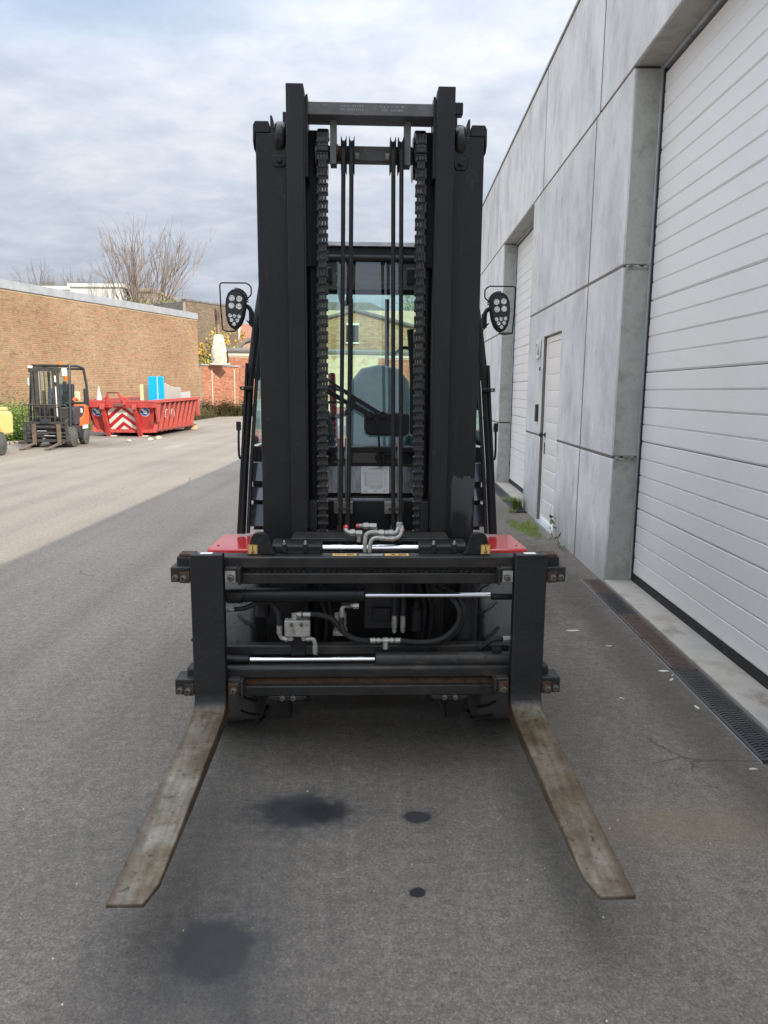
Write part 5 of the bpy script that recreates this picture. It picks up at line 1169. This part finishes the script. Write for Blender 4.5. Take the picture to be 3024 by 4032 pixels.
MB().box(-.47,.47,1.35,2.349,.80,1.06).build('engine_hood', M['blackmatte'], TT, bevel=.03)

# ---- cab
fp = MB().box(-.50,.50,.845,.90,.90,1.241).build('cab_front_panel', M['glossblack'], TT, bevel=.004)
MB().box(-.505,.505,.80,.844,1.214,1.241).build('windscreen_sill', M['black'], fp, bevel=.004)
MB().box(-.49,.49,.825,.8445,1.15,1.160).build('panel_trim', M['blackmatte'], fp, bevel=.002)
MB().box(-.40,.40,.835,.8445,1.002,1.020).build('panel_gap', M['dark'], fp)
for x in (-.36,-.16,.10,.30): MB().box(x-.065, x+.065, .832, .8445, 1.175, 1.198).build('air_slot', M['dark'], fp, bevel=.002)
pm = MB().box(-.031,.101,.838,.8430,1.019,1.148); lp = pm.build('lubrication_chart', M['paper'], fp)
lp.matrix_local = Matrix.Translation((0,.796,1.022)) @ Matrix.Rotation(R(-14), 4, 'X') @ Matrix.Translation((0,-.838,-1.019))
MB().pyz([(.800,1.022),(.832,1.149),(.845,1.149),(.845,1.022)], -.40, .40).build('sloped_panel', M['panelsheen'], fp, bevel=.002)
MB().pyz([(.790,.930),(.806,.998),(.845,.998),(.845,.930)], -.40, .40).build('lower_panel', M['panelsheen'], fp, bevel=.002)
k = MB()
def tick(x0, x1, z0, z1): k.box(-.031+.132*x0, -.031+.132*x1, .8374, .8379, 1.019+.129*z0, 1.019+.129*z1)
for i in range(14):
    z = .77-i*.037; tick(.10, .20+.02*(i%3==0), z, z+.008); tick(.83, .92-.03*(i%2), z, z+.008)
for i in range(5):
    tick(.24+.035*i, .245+.035*i, .22+.02*i, .77); tick(.62+.035*i, .625+.035*i, .22+.02*(4-i), .77)
for i in range(6): tick(.32, .76, .17+.022*i, .174+.022*i)
for i in range(9): tick(.40, .60, .34+.05*i, .346+.05*i)
for x in (.08,.45,.78): tick(x, x+.12, .065, .075); tick(x, x+.13, .10, .108)
k.build('chart_print', M['ink'], lp)
text('SCHMIERPLAN', .0095, (.035,.8374,1.136), (R(90),0,0), M['ink'], lp, ext=.0003)
for s in (-1, 1):
    # front pillar, leaning inwards towards the roof
    pil = MB(); pth = [(s*.585,.72,.842),(s*.570,.76,1.15),(s*.545,.82,1.55),(s*.520,.88,1.80),(s*.490,.94,2.02),(s*.460,.98,2.14)]
    pil.tube(pth, .018, 10, 1); pil.build('front_pillar', M['black'], TT)
    pi2 = MB()
    for a, b in zip(pth, pth[1:]): pi2.bar((a[0]-s*.028,a[1]+.01,a[2]), (b[0]-s*.028,b[1]+.01,b[2]), .012, .04)
    pi2.build('door_frame', M['blackmatte'], TT)
    MB().bar((s*.60,.72,.842),(s*.555,.80,1.62),.010,.03).build('pillar_strip', M['black'], TT)
    o = MB().box(*sorted((s*.528, s*.585)), .765, .80, 1.50, 1.517).build('pillar_clip', M['black'], TT, bevel=.003)
    MB().cyl((s*.572,.765,1.5085),(s*.572,.762,1.5085),.0055,n=10).build('screw', M['zinc'], o)
    # body side steps, glossy panels between pillar and mast
    for z0, z1 in ((.86,.965),(.985,1.05),(1.075,1.165)):
        MB().pyz([(.80,z0),(.835,z1),(.88,z1),(.88,z0)], *sorted((s*.42, s*(.568-(z0-.85)*.05)))).build('side_panel', M['bluegloss'], TT, bevel=.004)
    MB().box(*sorted((s*.42, s*.552)), .881, .90, .83, 1.235).build('side_inner_panel', M['dark'], TT)
    # screws down the door edge
    g = MB()
    for z in (.92,1.05,1.12): g.cyl((s*.545,.79,z),(s*.545,.785,z),.006,n=10)
    g.build('door_screw', M['plastic'], TT)
    # roof rail, rear pillar, doors' handle
    MB().tube([(s*.47,.97,2.14),(s*.48,1.5,2.155),(s*.47,2.05,2.13)], .03, 8, 3).build('roof_rail', M['black'], TT)
    MB().tube([(s*.47,2.05,2.13),(s*.52,2.12,1.7),(s*.53,2.2,1.16)], .027, 8, 3).build('rear_pillar', M['black'], TT)
    MB().tube([(s*.590,.80,1.335),(s*.600,.80,1.32),(s*.600,.79,1.20),(s*.590,.80,1.185)], .0055, 6, 3).box(*sorted((s*.592, s*.61)), .79, .82, 1.315, 1.355).build('grab_handle', M['black'], TT)
    # door glass
    g = MB(); g.quad([(s*.555,.90,1.24),(s*.475,1.02,2.10),(s*.475,2.0,2.10),(s*.535,2.12,1.20)]); g.build('side_window', M['glass2'], TT)
    g = MB(); g.quad([(s*.540,.85,1.245),(s*.480,.85,1.245),(s*.470,.90,1.80),(s*.505,.90,1.80)]); g.build('corner_window', M['glass'], TT)
    g = MB(); g.box(*sorted((s*.52, s*.56)), .95, 2.1, 1.0, 1.22); g.build('door_lower', M['blackmatte'], TT, bevel=.005)
roof = MB().box(-.47,.47,1.0,2.05,2.169,2.190).build('roof', M['blackmatte'], TT, bevel=.01)
MB().pyz([(.965,2.172),(1.0,2.172),(1.0,2.197),(.975,2.193)], -.46, .46).build('roof_edge', mat('pale_grey_trim', [(.25,.26,.26),(.40,.41,.41)], 20, .6, bump=.2), roof, bevel=.002)  # lighter grey strip along the roof front
MB().box(-.46,.46,.98,1.03,2.135,2.1685).build('roof_header', M['dark'], TT, bevel=.004)
MB().cyl((-.46,.985,2.118),(.46,.985,2.118),.022,n=16).build('header_tube', M['black'], TT)
MB().box(-.44,.44,1.04,1.95,2.105,2.16).build('headlining', M['plastic'], roof, bevel=.01)
MB().tube([(-.16,1.9,2.13),(-.15,1.93,2.04),(-.13,1.93,2.02),(-.11,1.93,2.04),(-.10,1.9,2.13)], .016, 8, 3).build('dome_lamp', M['plastic'], roof)
MB().box(-.44,.44,2.03,2.07,2.09,2.15).build('rear_header', M['black'], TT)
w_ = MB(); w_.quad([(-.50,.852,1.243),(.50,.852,1.243),(.462,.965,2.10),(-.462,.965,2.10)]); w_.build('windscreen', M['glass'], TT)
w_ = MB(); w_.quad([(-.50,2.18,1.20),(.50,2.18,1.20),(.455,2.06,2.12),(-.455,2.06,2.12)]); w_.build('rear_window', M['glass2'], TT)
# wiper: motor cover, two arms, blade
wp = MB().pxz([(-.018,1.395),(-.018,1.325),(-.010,1.306),(.010,1.295),(.165,1.293),(.185,1.300),(.194,1.318),(.194,1.385),(.185,1.400),(.05,1.403)], .79, .835).build('wiper_motor_cover', M['blackmatte'], TT, bevel=.008)
wa = MB(); wa.bar((-.08,.80,1.478),(.062,.80,1.393),.012,.018).bar((-.34,.83,1.655),(-.07,.80,1.472),.008,.010).cyl((.066,.80,1.390),(.066,.778,1.390),.017,n=20).build('wiper_arm', M['black'], TT, bevel=.001)
wa = MB(); wa.bar((-.10,.80,1.450),(.002,.80,1.395),.022,.024).bar((-.34,.83,1.60),(-.09,.80,1.445),.010,.012).cyl((.007,.80,1.391),(.007,.776,1.391),.018,n=20).build('wiper_arm', M['black'], TT, bevel=.001)
MB().bar((-.36,.835,1.585),(-.06,.835,1.42),.006,.012).build('wiper_blade', M['hose'], TT)
MB().tube([(.02,.79,1.385),(.045,.785,1.34),(.052,.785,1.27),(.056,.79,1.20),(.066,.80,1.172)], .0042, 8, 5).build('wiper_hose', M['hose'], TT)
MB().pxz([(.045,1.155),(.045,1.205),(.050,1.21),(.075,1.21),(.08,1.205),(.08,1.155),(.06,1.150)], .808, .8315).build('hose_grommet', M['black'], TT, bevel=.003)
# interior
st = MB(); st.prism([(-.12,0),(.26,0),(.285,.25),(.26,.40),(.20,.475),(.08,.50),(-.03,.475),(-.09,.40),(-.125,.25)], lambda x, z: (x-.0, 1.80+z*.15, 1.16+z), lambda x, z: (x, 1.92+z*.15, 1.16+z)).build('seat_backrest', M['seat'], TT, bevel=.03)
MB().box(-.14,.29,1.30,1.82,1.02,1.16).build('seat_cushion', M['seat'], TT, bevel=.03)
MB().box(-.47,.47,.95,2.05,.90,.95).build('cab_floor', M['dark'], TT)
for x in (-.34, .36): MB().box(x-.10, x+.10, 1.15, 1.9, .95, 1.24 if x > 0 else 1.21).build('console', M['plastic'], TT, bevel=.03)
g = MB(); g.pxz([(-.31,.95),(-.13,.95),(-.17,1.30),(-.19,1.40),(-.24,1.425),(-.30,1.40)], 1.02, 1.14); g.build('dashboard', M['plastic'], TT, bevel=.02)
sw = MB()
cs = Vector((-.23,1.22,1.44)); ringp = []
for i in range(25): a = 2*math.pi*i/24; ringp.append(cs+Vector((math.cos(a)*.16, math.sin(a)*.12, math.sin(a)*.08)))
sw.tube(ringp, .012, 8, 1); sw.cyl(cs+Vector((0,-.03,-.05)), cs, .03, n=10); sw.bar(cs, ringp[12], .02, .012).bar(cs, ringp[0], .02, .012).build('steering_wheel', M['blackmatte'], TT)
MB().tube([(-.21,1.9,1.60),(-.20,1.86,1.45),(-.19,1.86,1.18)], .022, 8, 3).build('red_lever', M['red'], TT)
for x in (-.097, .135): MB().tube([(x,2.1,1.14),(x*.99,2.08,1.5),(x*.96,2.02,2.06)], .013, 6, 3).build('window_bar', M['blackmatte'], TT)
MB().tube([(.25,1.65,1.85),(.27,1.66,1.60),(.275,1.64,1.25)], .02, 8, 3).build('grab_rail', M['blackmatte'], TT)
MB().pxz([(.31,1.40),(.33,1.36),(.38,1.36),(.39,1.42),(.37,1.69),(.355,1.71),(.32,1.71),(.31,1.69)], 1.93, 1.96).build('interior_mirror', M['blackmatte'], TT, bevel=.01)
MB().tube([(.34,1.4,2.05),(.36,1.3,1.85),(.40,1.2,1.72),(.44,1.1,1.6)], .006, 6, 3).tube([(.30,1.4,2.02),(.35,1.3,1.80),(.42,1.2,1.62)], .005, 6, 3).build('aerial_cable', M['hose'], TT)
MB().tube([(.16,1.7,1.71),(.22,1.7,1.75),(.30,1.7,1.72),(.33,1.7,1.64)], .010, 6, 3).build('headrest_bar', M['hose'], TT)

# ---- work lamps with mirror loops
def worklamp(s):
    cxl, czl, yl = s*.590, 1.852, .74
    out = [(.0,.088),(.020,.083),(.036,.067),(.044,.042),(.045,.012),(.040,-.03),(.030,-.062),(.016,-.080),(0,-.087)]
    P = [(a, b) for a, b in out]+[(-a, b) for a, b in out[-2:0:-1]]
    tilt = s*R(5)*-1
    Mx = Matrix.Translation((cxl-(.0 if s < 0 else 0), yl, czl)) @ Matrix.Rotation(tilt, 4, 'Y')
    f = lambda k, y: (lambda x, z: Mx @ Vector((x*k, y, z*k)))
    g = MB(); g.prism(P, f(1, -.018), f(1, .02)); b = g.build('headlight', M['blackmatte'], TT, bevel=.004)
    MB().prism(P, f(.84, -.0215), f(.84, -.0175)).build('lamp_face', M['plastic'], b, bevel=.001)
    fin = MB()
    for i in range(11):
        a = R(100-10*i) if s < 0 else R(80+10*i)
        p = Mx @ Vector((math.cos(a)*.044*1.0, .01, .040+math.sin(a)*.047)); q = Mx @ Vector((math.cos(a)*.051, .01, .040+math.sin(a)*.054))
        fin.bar(p, q, .003, .035, up=(0,1,0))
    fin.build('cooling_fins', M['blackmatte'], b)
    for x, z, r, in [(-.016,.045,.0128),(.016,.045,.0128),(-.016,.013,.0128),(.016,.013,.0128),(-.020,-.030,.0082),(0,-.030,.0082),(.020,-.030,.0082),(-.012,-.048,.0082),(.013,-.048,.0082),(.0,-.065,.0082)]:
        o_ = Mx @ Vector((x, -.0216, z)); l = MB(); l.lathe(o_, (0,-1,0), [(0,r),(.0015,r),(.0018,r*.86),(.0008,r*.5),(.0012,r*.22),(.0018,r*.12)], 18)
        l.build('led_lens', M['lens'], b)
    c = lambda x, z: (cxl+s*x, yl+.012, czl+z)
    MB().tube([c(-.045,.045),c(-.066,.064),c(-.068,.070),c(-.068,.098),c(-.060,.108),c(-.046,.116),c(.058,.116),c(.068,.112),c(.070,.100),c(.068,.0),c(.063,-.082),c(.058,-.090),c(.030,-.094),c(.008,-.092),c(.0,-.086)], .0032, 8, 1).build('mirror_loop', M['black'], TT)
    MB().tube([c(-.046,-.045),c(-.066,-.070),c(-.075,-.082)], .003, 6, 1).build('mirror_stay', M['black'], TT)
    MB().tube([c(-.038,.018),c(-.055,.012),c(-.067,-.010),c(-.066,-.035),c(-.062,-.055)], .010, 8, 3).box(*sorted((cxl-s*.056, cxl-s*.074)), .745, .79, 1.785, 1.85).build('lamp_bracket', M['blackmatte'], TT, bevel=.002)
worklamp(-1); worklamp(1)
# weld beads, worn roller tracks, clutter behind the bars
for s in (-1, 1):
    g = MB(); r_ = random.Random(5+s)
    for i in range(12): z = 2.523+i*.0036; g.cyl((s*.2485,.331,z),(s*.2445,.327,z+.001),.0030+r_.random()*.001,n=6)
    g.build('weld_bead', M['black'], TT, kind='stuff')
    MB().box(*sorted((s*.3165, s*.3176)), .362, .366, .92, 2.44).build('worn_track', M['pipe'], TT)
    MB().box(*sorted((s*.2465, s*.2495)), .299, .3016, .95, 2.60).build('worn_edge', M['pipe'] if 0 else M['carriage'], TT)
for z in (1.02, 1.36, 1.74):
    for s in (-1, 1):
        x = s*.098+.004*(2.4-z)*s
        MB().box(*sorted((x-.024, x+.026)), .338, .346, z-.004, z+.004).build('hose_tie', M['hose'], TT) if z == 1.02 else None
g = MB(); g.cyl((-.43,.24,.60),(-.43,.24,.84),.03,n=14).cyl((.40,.24,.45),(.40,.24,.84),.045,n=16); g.build('tilt_cylinder', M['dark'], TT, kind='stuff')
for i, (x0, z0) in enumerate(((-.20,.66),(-.17,.64),(.20,.70),(.23,.69))):
    hose([(x0,.26,.82),(x0+.01,.24,z0),(x0+.03,.25,z0-.08),(x0+.02,.28,.45)], .009, sm=4)
# ================================================================== small things by the warehouse wall
cy_, sy_ = math.cos(YAW), math.sin(YAW)
def wl(x, y, z=0): return Vector((x*cy_-y*sy_, x*sy_+y*cy_, z))
o = text('21', .30, (0,0,0), (0,0,0), M['white'], wh, name='house_number', ext=.006, bold=.004)
o.matrix_local = Matrix.Translation((XB-.012, 8.70, 1.985)) @ Matrix.Rotation(R(-90), 4, 'Z') @ Matrix.Rotation(R(90), 4, 'X')
def tuft(loc, n, h, spread, label, m, seed, cat='grass tuft'):
    r = random.Random(seed); V = []; F = []
    for i in range(n):
        a = r.uniform(0,6.28); l = h*r.uniform(.5,1); lean = r.uniform(.2,1.0)*spread; x0, y0 = r.gauss(0,.02), r.gauss(0,.03)
        dx, dy = math.cos(a)*lean-spread*.25, math.sin(a)*lean; w = .0035; nx, ny = -math.sin(a)*w, math.cos(a)*w; i0 = len(V)
        for t in (0,.35,.7): V += [(x0+dx*t**1.6-nx*(1-t*.6), y0+dy*t**1.6-ny*(1-t*.6), l*(t-.28*t*t*1.6)), (x0+dx*t**1.6+nx*(1-t*.6), y0+dy*t**1.6+ny*(1-t*.6), l*(t-.28*t*t*1.6))]
        V.append((x0+dx, y0+dy, l*.55))
        F += [(i0,i0+1,i0+3,i0+2),(i0+2,i0+3,i0+5,i0+4),(i0+4,i0+5,i0+6)]
    me = bpy.data.meshes.new('grass_tuft'); me.from_pydata(V, [], F); me.materials.append(m); o = link('grass_tuft', me); o.location = loc; o['label'] = label; o['category'] = cat; return o
M['grass'] = leafmat('grass_blades', [(.13,.21,.04),(.19,.27,.06),(.24,.27,.08),(.10,.17,.03)])
tuft(wl(1.60,9.28), 230, .34, .24, 'large green grass tuft at the wall by the far door sill', M['grass'], 2)
tuft(wl(1.56,10.0), 50, .12, .10, 'small green grass tuft beside the far channel drain', M['grass'], 3)
tuft(wl(1.50,9.05), 40, .10, .10, 'tiny grass tuft in front of the large one', M['grass'], 12)
# moss mat
r = random.Random(8); V = []; F = []
for i in range(3600):
    a = r.uniform(0,6.28); q = math.sqrt(r.random()); x = 1.47+math.cos(a)*q*.17; y = 8.0+math.sin(a)*q*.52+.15*math.sin(x*20)
    if r.random() < q*.75+.35*math.sin(x*45+y*9)*math.sin(y*23): continue
    p = wl(x, y); s_ = r.uniform(.003,.008); h = r.uniform(.004,.022); i0 = len(V); b = r.uniform(0,6.28); V += [(p.x-s_*math.cos(b),p.y-s_*math.sin(b),.001),(p.x+s_*math.cos(b),p.y+s_*math.sin(b),.001),(p.x,p.y+s_,h)]; F.append((i0,i0+1,i0+2))
me = bpy.data.meshes.new('moss'); me.from_pydata(V, [], F); me.materials.append(leafmat('moss_green', [(.17,.23,.03),(.22,.28,.05),(.12,.17,.03)])); o = link('moss', me, kind='stuff'); o['label'] = 'yellow green moss on the asphalt before the small door'; o['category'] = 'moss'
# creeping plant with a few heart shaped leaves
M['ivy'] = mat('creeper_leaf', [(.07,.13,.03),(.13,.20,.06),(.20,.22,.10)], 20, .5)
pl = thing('creeper_plant', 'small creeping weed with twigs growing at the foot of the concrete wall', 'plant', wl(1.66,7.1))
for i, (pts) in enumerate(([(0,0,0),(-.03,.06,.08),(-.02,.13,.17),(-.01,.2,.24)],[(0,.02,0),(-.04,-.05,.07),(-.03,-.12,.12)],[(0,.28,0),(-.03,.34,.12),(-.015,.42,.24),(0,.45,.32)],[(0,.25,.0),(-.08,.45,.02),(-.16,.6,.015)],[(-.01,.0,0),(-.05,-.2,.03),(-.03,-.35,.06)])):
    MB().tube(pts, .0035, 5, 3, .0015).build('stem', M['twig'], pl)
r = random.Random(3)
for (x, y, z, s_) in ((-.04,.20,.25,.065),(-.05,.15,.20,.05),(-.03,.10,.16,.045),(-.05,-.04,.08,.04),(-.05,-.12,.12,.045),(-.04,-.22,.05,.04),(-.05,-.33,.07,.035),(-.02,.05,.05,.035),(-.03,.36,.1,.03),(-.06,.28,.02,.035)):
    g = MB(); P = [(0,-.2),(.5,-.45),(.62,.0),(.35,.5),(0,1.0),(-.35,.5),(-.62,0),(-.5,-.45)]; E_ = Euler((r.uniform(.3,1.2), r.uniform(-.5,.5), r.uniform(0,6.28))).to_matrix()
    c0 = g.bm.verts.new(Vector((x,y,z))); vs_ = [g.bm.verts.new(Vector((x,y,z))+E_ @ Vector((a*s_, b*s_, -.25*s_*abs(a)))) for a, b in P]
    for k in range(8): g.bm.faces.new((c0, vs_[k], vs_[(k+1)%8]))
    g.build('leaf', M['ivy'], pl)
# litter flakes and fallen leaf scraps on the asphalt
M['flake'] = mat('pale_scrap', [(.55,.53,.42),(.66,.65,.56)], 10, .8)
def flake(x, y, s_, rz, lab, seed):
    r = random.Random(seed); g = MB(); n = 7; P = []
    for i in range(n): a = 2*math.pi*i/n; P.append((math.cos(a)*s_*r.uniform(.7,1.1), math.sin(a)*s_*.35*r.uniform(.6,1.1)))
    g.pxy(P, .001, .004); o = g.build('paper_scrap', M['flake'], ang=0); o.location = (x, y, .001); o.rotation_euler = (r.uniform(-.03,.03), r.uniform(-.03,.03), rz); o['label'] = lab; o['category'] = 'litter'; return o
FL = [(1.21,4.43,.045,.05,'long pale scrap nearest the drain corner on the asphalt'),(1.356,4.15,.024,.0,'short pale scrap right of the right fork on the asphalt')]
for i, (x, y, s_, rz, lb) in enumerate(FL): flake(x, y, s_, rz, lb, i)
LBS = ['larger pale leaf scrap touching the drain edge, farthest of the pair by the rusty grates','pale rounded leaf scrap nearer the camera, left of the rusty grate end','pale oblong leaf scrap beside the black grate','tiny pale sliver alone on the asphalt between right fork and drain','pale scrap at the near end of the channel drain','tiny pale crumb lying between the two scraps at the rusty grate']
for i, (x, y, s_) in enumerate(((1.535,3.76,.034),(1.53,3.64,.024),(1.52,3.30,.026),(1.19,3.40,.016),(1.50,2.72,.020),(1.56,3.70,.015))):
    o = flake(x, y, s_, i*.8, LBS[i], 10+i); o['group'] = 'pale scraps by the channel drain'
r = random.Random(21)
GR = []
for i in range(110):
    y = r.uniform(1.15, 6.5)**1.0; x = r.uniform(-.62,.62)*y*.95; s_ = r.uniform(.0015,.0045)
    if x > 1.45: continue
    a = r.uniform(0,3.14); c, s2 = math.cos(a)*s_, math.sin(a)*s_; GR.append(((x,y),(c,s2)))
V = []; F = []
for (x, y), (c, s2) in GR: i0 = len(V); V += [(x-c,y-s2,.004),(x+s2*.6,y-c*.6,.006),(x+c,y+s2,.005),(x-s2*.6,y+c*.6,.004)]; F.append((i0,i0+1,i0+2,i0+3))
me = bpy.data.meshes.new('grit'); me.from_pydata(V, [], F); me.materials.append(M['flake']); o = link('grit', me, kind='stuff'); o['label'] = 'scattered pale grit on the dark asphalt'; o['category'] = 'grit'
